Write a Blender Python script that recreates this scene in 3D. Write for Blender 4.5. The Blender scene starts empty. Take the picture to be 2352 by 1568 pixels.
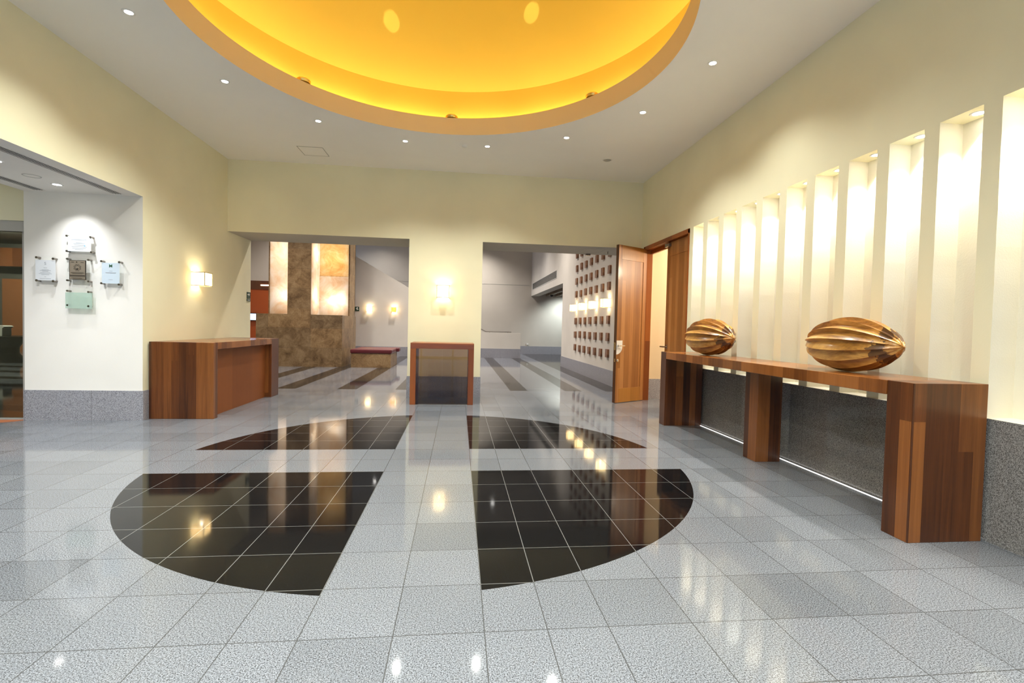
import bpy, math, random
from mathutils import Vector, Matrix
random.seed(7)
sc = bpy.context.scene
col = sc.collection

# ------------------------------------------------------------------ camera
RT = Vector((0.9938089, -0.10860477, 0.02342817))
UP = Vector((-0.02004892, 0.03210348, 0.99928345))
FW = Vector((0.10927908, 0.99356649, -0.02972731))
cam_data = bpy.data.cameras.new('camera')
cam_data.sensor_width = 36.0
cam_data.sensor_fit = 'HORIZONTAL'
cam_data.lens = 36.0 * 1116.24 / 2352
cam_data.clip_start = 0.05
cam_data.clip_end = 200
cam = bpy.data.objects.new('camera', cam_data)
col.objects.link(cam)
cm = Matrix((RT, UP, -FW)).transposed().to_4x4()
cm.translation = Vector((0.2596, 0.0, 1.3569))
cam.matrix_world = cm
sc.camera = cam

# ------------------------------------------------------------------ world, colour, sampling
world = bpy.data.worlds.new('world')
sc.world = world
world.use_nodes = True
wb = world.node_tree.nodes['Background']
wb.inputs[0].default_value = (0.45, 0.62, 1.0, 1)
wb.inputs[1].default_value = 0.6
sc.view_settings.view_transform = 'Standard'
sc.view_settings.look = 'None'
sc.view_settings.gamma = 1.0
sc.view_settings.use_curve_mapping = False
sc.view_settings.exposure = 1.72
cy = sc.cycles
cy.use_denoising = True
cy.max_bounces = 8
cy.use_adaptive_sampling = True
cy.adaptive_threshold = 0.02
cy.diffuse_bounces = 6
cy.glossy_bounces = 4
cy.transmission_bounces = 8
cy.transparent_max_bounces = 12
cy.caustics_reflective = False
cy.caustics_refractive = False
cy.sample_clamp_indirect = 6.0
cy.blur_glossy = 0.5

# ------------------------------------------------------------------ light levels (lamps are placed by their builders)
L_RING = 72.0        # ring of ceiling downlights
L_REAR_FILL = 140.0        # added fill downlights, unseen behind the camera
L_COVE = 0.88        # strips in the cove
L_NICHE = 21.5
L_SCONCE = 0.85
L_ALCOVE = 31.0
L_HALL = 290.0  # lamps added in the hall ceiling, out of view
NEUTRAL = (0.97, 1.0, 0.93)
COOL = (0.96, 0.98, 1.0)

def lamp(kind, name, loc, power, color=NEUTRAL, rot=None, target=None, size=0.05, sx=None, sy=None, spot=120, blend=0.6, parent=None):
    d = bpy.data.lights.new(name, kind)
    d.energy = power
    d.color = color
    if kind == 'AREA':
        d.shape = 'RECTANGLE'
        d.size = sx
        d.size_y = sy
    else:
        d.shadow_soft_size = size
    if kind == 'SPOT':
        d.spot_size = math.radians(spot)
        d.spot_blend = blend
    o = bpy.data.objects.new(name, d)
    col.objects.link(o)
    o.location = loc
    if target is not None:
        o.rotation_euler = (Vector(target) - Vector(loc)).to_track_quat('-Z', 'Y').to_euler()
    elif rot is not None:
        o.rotation_euler = rot
    if parent:
        o.parent = parent
        o.matrix_parent_inverse = Matrix.Translation(-Vector(parent.location))
    return o

# ------------------------------------------------------------------ node helpers
class NT:
    def __init__(s, name):
        s.m = bpy.data.materials.new(name)
        s.m.use_nodes = True
        s.t = s.m.node_tree
        s.b = s.t.nodes['Principled BSDF']
        s.out = s.t.nodes['Material Output']
    def n(s, kind, **kw):
        nd = s.t.nodes.new(kind)
        for k, v in kw.items():
            if k.startswith('i_'):
                nd.inputs[int(k[2:])].default_value = v
            else:
                setattr(nd, k, v)
        return nd
    def put(s, sock, v):
        if hasattr(v, 'is_output'):
            s.t.links.new(v, sock)
        else:
            sock.default_value = v
    def M(s, op, a, b=0.0, c=0.0, clamp=False):
        nd = s.n('ShaderNodeMath', operation=op)
        nd.use_clamp = clamp
        s.put(nd.inputs[0], a); s.put(nd.inputs[1], b); s.put(nd.inputs[2], c)
        return nd.outputs[0]
    def coords(s, kind='Object'):
        tc = s.n('ShaderNodeTexCoord')
        return tc.outputs[kind]
    def pos(s):
        return s.n('ShaderNodeNewGeometry').outputs['Position']
    def sep(s, v):
        nd = s.n('ShaderNodeSeparateXYZ'); s.put(nd.inputs[0], v)
        return nd.outputs
    def comb(s, x, y, z):
        nd = s.n('ShaderNodeCombineXYZ')
        s.put(nd.inputs[0], x); s.put(nd.inputs[1], y); s.put(nd.inputs[2], z)
        return nd.outputs[0]
    def vscale(s, v, sx, sy, sz):
        nd = s.n('ShaderNodeVectorMath', operation='MULTIPLY')
        s.put(nd.inputs[0], v); nd.inputs[1].default_value = (sx, sy, sz)
        return nd.outputs[0]
    def noise(s, v, scale, detail=3, rough=0.5, dist=0.0):
        nd = s.n('ShaderNodeTexNoise')
        s.put(nd.inputs['Vector'], v)
        nd.inputs['Scale'].default_value = scale
        nd.inputs['Detail'].default_value = detail
        nd.inputs['Roughness'].default_value = rough
        nd.inputs['Distortion'].default_value = dist
        return nd.outputs['Fac']
    def ramp(s, f, stops, interp='LINEAR'):
        nd = s.n('ShaderNodeValToRGB')
        s.put(nd.inputs[0], f)
        cr = nd.color_ramp
        cr.interpolation = interp
        while len(cr.elements) < len(stops):
            cr.elements.new(0.5)
        for e, (p, c) in zip(cr.elements, stops):
            e.position = p
            e.color = (*c, 1) if len(c) == 3 else c
        return nd.outputs[0]
    def mix(s, f, a, b, mode='MIX'):
        nd = s.n('ShaderNodeMix', data_type='RGBA', blend_type=mode)
        s.put(nd.inputs[0], f)
        s.put(nd.inputs[6], (*a, 1) if isinstance(a, tuple) and len(a) == 3 else a)
        s.put(nd.inputs[7], (*b, 1) if isinstance(b, tuple) and len(b) == 3 else b)
        return nd.outputs[2]
    def bump(s, h, strength, dist=0.01):
        nd = s.n('ShaderNodeBump')
        nd.inputs['Strength'].default_value = strength
        nd.inputs['Distance'].default_value = dist
        s.put(nd.inputs['Height'], h)
        s.t.links.new(nd.outputs[0], s.b.inputs['Normal'])
    def set(s, **kw):
        for k, v in kw.items():
            s.put(s.b.inputs[k.replace('_', ' ')], v)

def C4(c): return (*c, 1.0)

def plain(name, c, rough=0.5, metal=0.0, **kw):
    k = NT(name)
    k.set(Base_Color=C4(c), Roughness=rough, Metallic=metal)
    for a, v in kw.items():
        k.put(k.b.inputs[a.replace('_', ' ')], v)
    return k.m

def plaster(name, c, bump=0.12, scale=90.0, var=0.05, dist=0.004, rough=0.85):
    k = NT(name)
    p = k.pos()
    f = k.noise(p, 0.9, 3)
    g = k.noise(p, scale, 3, 0.6)
    c1 = tuple(x * (1 - var) for x in c); c2 = tuple(min(1, x * (1 + var)) for x in c)
    k.set(Base_Color=k.ramp(f, [(0.3, c1), (0.7, c2)]), Roughness=rough)
    k.bump(g, bump, dist)
    return k.m

def emit(name, c, s):
    k = NT(name)
    k.set(Base_Color=(0.8, 0.8, 0.8, 1), Emission_Color=C4(c), Emission_Strength=s)
    return k.m

def granite_nodes(k, p, stops, s1=290.0, s2=150.0):
    """speckled stone: two grain sizes mixed"""
    a = k.noise(p, s1, 2, 0.6)
    b = k.noise(p, s2, 1, 0.5)
    f = k.M('ADD', k.M('MULTIPLY', a, 0.62), k.M('MULTIPLY', b, 0.38))
    return k.ramp(f, stops)

LIGHT_G = [(0.40, (0.014, 0.014, 0.016)), (0.45, (0.065, 0.069, 0.077)), (0.5, (0.150, 0.161, 0.184)), (0.58, (0.252, 0.27, 0.305))]
PLINTH_G = [(0.36, (0.06, 0.06, 0.068)), (0.44, (0.20, 0.20, 0.225)), (0.5, (0.31, 0.31, 0.345)), (0.62, (0.50, 0.50, 0.55))]
PLINTH_D = [(0.36, (0.035, 0.035, 0.034)), (0.44, (0.11, 0.105, 0.098)), (0.5, (0.20, 0.19, 0.182)), (0.62, (0.36, 0.35, 0.335))]

def granite(name, stops, rough=0.3, joint=None, bounds=None):
    k = NT(name)
    p = k.pos()
    c = granite_nodes(k, p, stops, 260, 140)
    if joint:
        x, y, z = k.sep(p)[:3]
        u = k.M('ADD', x, y)
        d = k.M('ABSOLUTE', k.M('SUBTRACT', k.M('FRACT', k.M('DIVIDE', u, joint)), 0.5))
        c = k.mix(k.M('GREATER_THAN', d, 0.5 - 0.0015 / joint), c, (0.05, 0.05, 0.05))
    k.set(Base_Color=c, Roughness=rough)
    return k.m

def floor_material():
    k = NT('polished_granite_floor')
    p = k.pos()
    x, y, z = k.sep(p)[:3]
    ax = k.M('ABSOLUTE', x)
    far = k.M('GREATER_THAN', ax, 0.967)
    # distance to the nearest joint across x, and a column number
    q = k.M('DIVIDE', k.M('SUBTRACT', ax, 0.967), 0.4)
    fr = k.M('FRACT', q)
    dfar = k.M('MULTIPLY', k.M('MINIMUM', fr, k.M('SUBTRACT', 1.0, fr)), 0.4)
    dn = ax
    for xl in (0.4, 0.6836, 0.967):
        dn = k.M('MINIMUM', dn, k.M('ABSOLUTE', k.M('SUBTRACT', ax, xl)))
    dx = k.M('ADD', k.M('MULTIPLY', far, dfar), k.M('MULTIPLY', k.M('SUBTRACT', 1.0, far), dn))
    ci = k.M('ADD', k.M('GREATER_THAN', ax, 0.4), k.M('GREATER_THAN', ax, 0.6836))
    ci = k.M('ADD', ci, k.M('MULTIPLY', far, k.M('ADD', k.M('FLOOR', q), 3.0)))
    ci = k.M('MULTIPLY', k.M('ADD', ci, 1.0), k.M('SIGN', x))
    q2 = k.M('DIVIDE', k.M('SUBTRACT', y, 4.537), 0.4033)
    ri = k.M('FLOOR', q2)
    fy = k.M('FRACT', q2)
    dy = k.M('MULTIPLY', k.M('MINIMUM', fy, k.M('SUBTRACT', 1.0, fy)), 0.4033)
    d = k.M('MINIMUM', dx, dy)
    joint = k.M('LESS_THAN', d, 0.0024)
    wn = k.n('ShaderNodeTexWhiteNoise', noise_dimensions='2D')
    k.put(wn.inputs['Vector'], k.comb(ci, ri, 0.0))
    rnd = wn.outputs['Value']
    # dark inlays: four quarters of a disc, and the bands of the hall beyond
    cyy = k.M('SUBTRACT', y, 4.916)
    r = k.M('SQRT', k.M('ADD', k.M('MULTIPLY', x, x), k.M('MULTIPLY', cyy, cyy)))
    disc = k.M('LESS_THAN', r, 2.486)
    disc = k.M('MULTIPLY', disc, k.M('GREATER_THAN', ax, 0.4))
    band = k.M('MULTIPLY', k.M('GREATER_THAN', y, 4.537), k.M('LESS_THAN', y, 5.353))
    disc = k.M('MULTIPLY', disc, k.M('SUBTRACT', 1.0, band))
    hall = k.M('MULTIPLY', k.M('GREATER_THAN', y, 10.27), k.M('GREATER_THAN', x, -9.0))
    stripes = None
    for a, b in ((-4.42, -4.04), (-3.40, -3.02), (-2.2, -1.81), (-1.03, -0.65), (0.16, 0.54), (1.376, 1.75), (2.57, 2.94), (3.47, 12.0), (-5.6, -5.2)):
        st = k.M('MULTIPLY', k.M('GREATER_THAN', x, a), k.M('LESS_THAN', x, b))
        stripes = st if stripes is None else k.M('ADD', stripes, st)
    stripes = k.M('MULTIPLY', stripes, hall)
    # lounge beyond the glass: bands across
    lz = k.M('MULTIPLY', k.M('GREATER_THAN', y, 7.1), k.M('LESS_THAN', x, -5.4))
    lf = k.M('LESS_THAN', k.M('FRACT', k.M('DIVIDE', k.M('ADD', y, k.M('MULTIPLY', x, 0.12)), 1.15)), 0.36)
    stripes = k.M('MAXIMUM', stripes, k.M('MULTIPLY', lz, lf))
    dark = k.M('MAXIMUM', disc, stripes)
    # colours
    lg = granite_nodes(k, p, LIGHT_G)
    lg = k.mix(1.0, lg, k.ramp(rnd, [(0.0, (0.78, 0.78, 0.78)), (0.12, (0.88, 0.88, 0.88)), (0.5, (0.98, 0.98, 0.98)), (1.0, (1.06, 1.06, 1.06))]), 'MULTIPLY')
    lg = k.mix(k.M('MULTIPLY', k.noise(p, 1.1, 2), 0.16), lg, (0.42, 0.43, 0.45))
    lg = k.mix(k.M('MULTIPLY', joint, 0.9), lg, (0.06, 0.06, 0.06))
    fl = k.noise(p, 420.0, 1, 0.5)
    dg = k.ramp(fl, [(0.5, (0.0035, 0.0035, 0.004)), (0.68, (0.012, 0.012, 0.013)), (0.78, (0.10, 0.10, 0.10))])
    dg = k.mix(k.M('MULTIPLY', joint, disc), dg, (0.15, 0.15, 0.145))
    dg = k.mix(k.M('MULTIPLY', stripes, 0.8), dg, (0.035, 0.03, 0.026))
    k.set(Base_Color=k.mix(dark, lg, dg), Roughness=k.M('ADD', 0.035, k.M('MULTIPLY', k.noise(p, 6.0, 2), 0.05)))
    k.b.inputs['IOR'].default_value = 1.42
    k.put(k.b.inputs['Specular IOR Level'], k.M('SUBTRACT', 0.34, k.M('ADD', k.M('MULTIPLY', disc, 0.13), k.M('MULTIPLY', stripes, 0.24))))
    return k.m

def wood(name, c_dark, c_mid, c_light, W=(1, 1, 0), G=(30, 30, 1.2), plank=9.0, rough=0.32, coat=0.1, cuts=0.3):
    """boards: W picks the direction across the boards, G stretches the grain"""
    k = NT(name)
    p = k.coords('Object')
    x, y, z = k.sep(p)[:3]
    w = k.M('ADD', k.M('ADD', k.M('MULTIPLY', x, W[0]), k.M('MULTIPLY', y, W[1])), k.M('MULTIPLY', z, W[2]))
    vo = k.n('ShaderNodeTexVoronoi', voronoi_dimensions='1D', feature='F1')
    k.put(vo.inputs['W'], w)
    vo.inputs['Scale'].default_value = plank
    cellc = k.sep(vo.outputs['Color'])
    # boards are butted end to end at random heights
    lcoord = z if W[2] == 0 else x
    cut = k.M('FLOOR', k.M('ADD', k.M('MULTIPLY', lcoord, cuts), k.M('MULTIPLY', cellc[1], 7.0)))
    wn = k.n('ShaderNodeTexWhiteNoise', noise_dimensions='2D')
    k.put(wn.inputs['Vector'], k.comb(k.M('MULTIPLY', cellc[0], 91.0), cut, 0.0))
    off = k.comb(k.M('MULTIPLY', wn.outputs['Value'], 13.0), cellc[2], 0.0)
    va = k.n('ShaderNodeVectorMath', operation='ADD')
    k.put(va.inputs[0], k.vscale(p, *G)); k.put(va.inputs[1], off)
    g = k.noise(va.outputs[0], 1.0, 5, 0.62, 0.6)
    g2 = k.noise(k.vscale(va.outputs[0], 5, 5, 2.0), 1.0, 3, 0.6)
    f = k.M('ADD', k.M('MULTIPLY', wn.outputs['Value'], 0.55), k.M('MULTIPLY', g, 0.45))
    f = k.M('ADD', f, k.M('MULTIPLY', k.M('SUBTRACT', g2, 0.5), 0.25))
    k.set(Base_Color=k.ramp(f, [(0.15, c_dark), (0.48, c_mid), (0.85, c_light)]), Roughness=rough,
          Coat_Weight=coat, Coat_Roughness=0.12)
    return k.m

def stone(name, c1, c2, c3, block=None):
    k = NT(name)
    p = k.pos()
    f = k.noise(p, 3.2, 8, 0.68, 0.8)
    g = k.noise(p, 24.0, 4, 0.7)
    h = k.M('ADD', k.M('MULTIPLY', f, 0.7), k.M('MULTIPLY', g, 0.3))
    c = k.ramp(h, [(0.36, c1), (0.5, c2), (0.64, c3)])
    if block:
        x, y, z = k.sep(p)[:3]
        u = k.M('DIVIDE', k.M('ADD', x, y), block[0]); v = k.M('DIVIDE', k.M('ADD', z, block[2]), block[1])
        du = k.M('ABSOLUTE', k.M('SUBTRACT', k.M('FRACT', u), 0.5)); dv = k.M('ABSOLUTE', k.M('SUBTRACT', k.M('FRACT', v), 0.5))
        wn = k.n('ShaderNodeTexWhiteNoise', noise_dimensions='2D')
        k.put(wn.inputs['Vector'], k.comb(k.M('FLOOR', u), k.M('FLOOR', v), 0.0))
        c = k.mix(1.0, c, k.ramp(wn.outputs['Value'], [(0, (0.80, 0.80, 0.84)), (1, (1.12, 1.06, 1.0))]), 'MULTIPLY')
        j = k.M('MAXIMUM', k.M('GREATER_THAN', du, 0.5 - 0.004 / block[0]), k.M('GREATER_THAN', dv, 0.5 - 0.004 / block[1]))
        c = k.mix(k.M('MULTIPLY', j, 0.45), c, (0.05, 0.03, 0.02))
    k.set(Base_Color=c, Roughness=0.42)
    return k.m

def onyx(name, c1, c2, c3, emis=0.0, scale=2.2, trans=0.75):
    """thin translucent stone lit from the lamps behind it"""
    k = NT(name)
    p = k.pos()
    f = k.noise(p, scale, 7, 0.66, 1.2)
    c = k.ramp(f, [(0.34, c1), (0.5, c2), (0.66, c3)])
    t = k.t
    dif = k.n('ShaderNodeBsdfDiffuse'); tr = k.n('ShaderNodeBsdfTranslucent')
    k.put(dif.inputs[0], c); k.put(tr.inputs[0], c)
    mx = k.n('ShaderNodeMixShader'); mx.inputs[0].default_value = trans
    t.links.new(dif.outputs[0], mx.inputs[1]); t.links.new(tr.outputs[0], mx.inputs[2])
    gl = k.n('ShaderNodeBsdfGlossy'); gl.inputs['Roughness'].default_value = 0.25
    m2 = k.n('ShaderNodeMixShader'); m2.inputs[0].default_value = 0.05
    t.links.new(mx.outputs[0], m2.inputs[1]); t.links.new(gl.outputs[0], m2.inputs[2])
    last = m2.outputs[0]
    if emis:
        em = k.n('ShaderNodeEmission'); k.put(em.inputs[0], c); em.inputs[1].default_value = emis
        ad = k.n('ShaderNodeAddShader')
        t.links.new(last, ad.inputs[0]); t.links.new(em.outputs[0], ad.inputs[1])
        last = ad.outputs[0]
    t.links.new(last, k.out.inputs['Surface'])
    return k.m

def glass(name, tint, gloss=0.12, rough=0.02, body=0.0, body_c=(0.7, 0.8, 0.75)):
    """thin pane: tinted see-through, mirror-like at grazing angles"""
    k = NT(name)
    t = k.t
    tr = k.n('ShaderNodeBsdfTransparent'); tr.inputs[0].default_value = C4(tint)
    gl = k.n('ShaderNodeBsdfGlossy'); gl.inputs['Roughness'].default_value = rough
    lw = k.n('ShaderNodeLayerWeight'); lw.inputs[0].default_value = 0.5
    fac = k.M('ADD', k.M('MULTIPLY', k.M('POWER', lw.outputs['Facing'], 5.0), 0.6), gloss * 0.5, clamp=True)
    mx = k.n('ShaderNodeMixShader')
    t.links.new(fac, mx.inputs[0]); t.links.new(tr.outputs[0], mx.inputs[1]); t.links.new(gl.outputs[0], mx.inputs[2])
    last = mx.outputs[0]
    if body:
        df = k.n('ShaderNodeBsdfDiffuse'); df.inputs[0].default_value = C4(body_c)
        m2 = k.n('ShaderNodeMixShader'); m2.inputs[0].default_value = body
        t.links.new(last, m2.inputs[1]); t.links.new(df.outputs[0], m2.inputs[2])
        last = m2.outputs[0]
    t.links.new(last, k.out.inputs['Surface'])
    return k.m

CREAM = (0.81, 0.765, 0.55)
MAT = {
    'cream': plaster('cream_plaster', CREAM),
    'ceil': plaster('ceiling_paint', (0.88, 0.865, 0.82), bump=0.04, var=0.02),
    'white': plaster('white_plaster', (0.86, 0.84, 0.79)),
    'rough': plaster('rough_niche_plaster', (0.82, 0.78, 0.66), bump=0.3, scale=110.0, dist=0.004),
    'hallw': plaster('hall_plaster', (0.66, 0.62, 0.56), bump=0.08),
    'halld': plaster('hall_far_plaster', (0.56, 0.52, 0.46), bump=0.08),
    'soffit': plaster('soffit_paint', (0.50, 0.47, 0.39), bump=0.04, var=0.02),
    'gold': plaster('yellow_dome_paint', (0.93, 0.645, 0.08), bump=0.05, var=0.02),
    'lip': plaster('dome_rim_paint', (0.82, 0.66, 0.40), bump=0.05, var=0.02),
    'floor': floor_material(),
    'plinth': granite('light_granite_plinth', PLINTH_G, 0.3, joint=0.8),
    'plinthd': granite('polished_granite_plinth', PLINTH_D, 0.06, joint=1.2),
    'wood': wood('walnut_boards', (0.028, 0.0075, 0.0025), (0.118, 0.034, 0.0072), (0.27, 0.094, 0.022), coat=0.1),
    'woodtop': wood('walnut_top', (0.12, 0.036, 0.007), (0.25, 0.082, 0.017), (0.37, 0.135, 0.032), W=(0, 1, 0), G=(1.5, 40, 1.5), plank=6.0, rough=0.2),
    'woodflat': wood('plain_orange_wood', (0.19, 0.052, 0.009), (0.22, 0.062, 0.011), (0.25, 0.073, 0.014), plank=1.4, rough=0.6, coat=0.0),
    'woodpod': None,
    'woodframe': wood('teak_frame', (0.15, 0.034, 0.004), (0.26, 0.064, 0.007), (0.35, 0.10, 0.012), plank=3.0, coat=0.0, rough=0.4),
    'door': wood('teak_door', (0.20, 0.070, 0.014), (0.35, 0.14, 0.036), (0.48, 0.22, 0.072), plank=10.0, rough=0.42, coat=0.05, cuts=0.2),
    'dooredge': wood('dark_door_edge', (0.05, 0.016, 0.005), (0.12, 0.042, 0.012), (0.22, 0.09, 0.03), plank=3.0),
    'doorgold': wood('teak_rail', (0.30, 0.12, 0.02), (0.40, 0.17, 0.03), (0.50, 0.22, 0.05), plank=2.0),
    'block': wood('brown_wood_block', (0.13, 0.052, 0.022), (0.24, 0.10, 0.045), (0.33, 0.15, 0.07), G=(8, 18, 70), plank=1.77, cuts=2.44),
    'stone': stone('brown_travertine', (0.11, 0.062, 0.025), (0.23, 0.145, 0.065), (0.34, 0.24, 0.125), block=(1.24, 0.6, 0.02)),
    'onyx': onyx('backlit_onyx', (0.84, 0.68, 0.50), (0.92, 0.84, 0.73), (0.97, 0.94, 0.90)),
    'onyxdeep': onyx('amber_backlit_onyx', (0.78, 0.54, 0.26), (0.90, 0.72, 0.42), (0.95, 0.86, 0.66)),
    'onyxlamp': onyx('onyx_lamp_panel', (0.74, 0.50, 0.20), (0.90, 0.76, 0.46), (0.97, 0.90, 0.70), emis=1.1, scale=14.0, trans=0.55),
    'onyxamber': onyx('amber_onyx_lamp_panel', (0.72, 0.34, 0.05), (0.80, 0.42, 0.08), (0.90, 0.55, 0.14), emis=0.4, scale=14.0, trans=0.2),
    'brass': plain('brass_frame', (0.55, 0.42, 0.22), 0.35, 1.0),
    'chrome': plain('chrome', (0.72, 0.72, 0.70), 0.18, 1.0),
    'nickel': plain('dark_nickel', (0.30, 0.27, 0.24), 0.3, 1.0),
    'whitemetal': plain('white_enamel', (0.80, 0.79, 0.75), 0.4),
    'greymetal': plain('grey_enamel', (0.42, 0.41, 0.38), 0.45),
    'black': plain('black_plastic', (0.012, 0.012, 0.012), 0.4),
    'bulb': emit('lamp_glass', (1.0, 0.97, 0.92), 9.0),
    'nichebulb': emit('niche_lamp_glass', (1.0, 0.98, 0.94), 8.0),
    'smoke': glass('smoked_glass', (0.58, 0.48, 0.38), gloss=0.07),
    'clear': glass('clear_glass', (0.985, 0.992, 0.987), gloss=0.03),
    'frost': glass('green_frosted_glass', (0.80, 0.90, 0.84), gloss=0.05, rough=0.2, body=0.45, body_c=(0.58, 0.70, 0.63)),
    'doorglass': glass('lounge_glass', (0.62, 0.66, 0.60), gloss=0.10),
    'paper': plain('paper', (0.86, 0.87, 0.92), 0.7),
    'paperblue': plain('bluish_paper', (0.70, 0.80, 0.92), 0.7),
    'ink': plain('grey_print', (0.34, 0.36, 0.42), 0.7),
    'greenink': plain('green_print', (0.03, 0.16, 0.07), 0.7),
    'blueink': plain('blue_print', (0.25, 0.55, 0.85), 0.7),
    'plaquebronze': plain('bronze_plaque', (0.40, 0.34, 0.27), 0.35, 0.6),
    'plaquedark': plain('bronze_plaque_dark', (0.07, 0.06, 0.05), 0.4, 0.5),
    'signgreen': plain('sign_green', (0.012, 0.045, 0.022), 0.4),
    'signwhite': plain('sign_white', (0.75, 0.78, 0.75), 0.5),
    'burgundy': plain('burgundy_upholstery', (0.105, 0.010, 0.014), 0.33),
    'orange': plain('orange_panel', (0.50, 0.105, 0.02), 0.5),
    'beam': wood('dark_beam', (0.05, 0.016, 0.006), (0.11, 0.035, 0.012), (0.16, 0.06, 0.02), plank=2.0),
    'darkwall': plain('dark_lounge_wall', (0.055, 0.055, 0.05), 0.6),
    'lounge': plain('lounge_brown_panel', (0.20, 0.070, 0.022), 0.5),
    'mat': plain('brown_mat', (0.38, 0.13, 0.05), 0.9),
    'joist': wood('ceiling_joist', (0.13, 0.09, 0.06), (0.20, 0.15, 0.10), (0.27, 0.21, 0.15), plank=3.0, coat=0.0, rough=0.6),
    'slot': plain('dark_slot', (0.012, 0.011, 0.008), 0.8),
    'strip': emit('emissive_floor_line', (1.0, 0.98, 0.95), 0.55),  # emission put in to draw the bright line at the wall foot
    'screen': emit('screen_glow', (0.45, 0.65, 1.0), 1.2),
    'window': emit('evening_sky_pane', (0.40, 0.62, 1.0), 3.0),
}

def pod_material():
    k = NT('carved_pod_wood')
    p = k.coords('Object')
    f = k.noise(k.vscale(p, 3, 1.2, 3), 2.2, 6, 0.65, 0.8)
    g = k.noise(k.vscale(p, 40, 4, 40), 1.0, 4, 0.6)
    h = k.M('ADD', k.M('MULTIPLY', f, 0.7), k.M('MULTIPLY', g, 0.3))
    c = k.ramp(h, [(0.33, (0.12, 0.043, 0.011)), (0.46, (0.40, 0.185, 0.038)), (0.60, (0.66, 0.37, 0.095))])
    x, y, z = k.sep(p)[:3]
    # dark heartwood stain towards the pointed end
    s = k.noise(k.vscale(p, 6, 5, 7), 1.3, 4, 0.6)
    m = k.M('MULTIPLY', k.M('GREATER_THAN', k.M('ADD', s, k.M('MULTIPLY', k.M('ABSOLUTE', k.M('ADD', y, 0.37)), -3.2)), 0.36), 0.85)
    c = k.mix(m, c, (0.045, 0.014, 0.008))
    k.set(Base_Color=c, Roughness=0.34, Coat_Weight=0.25, Coat_Roughness=0.15)
    k.bump(g, 0.15, 0.002)
    return k.m
MAT['woodpod'] = pod_material()

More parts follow.
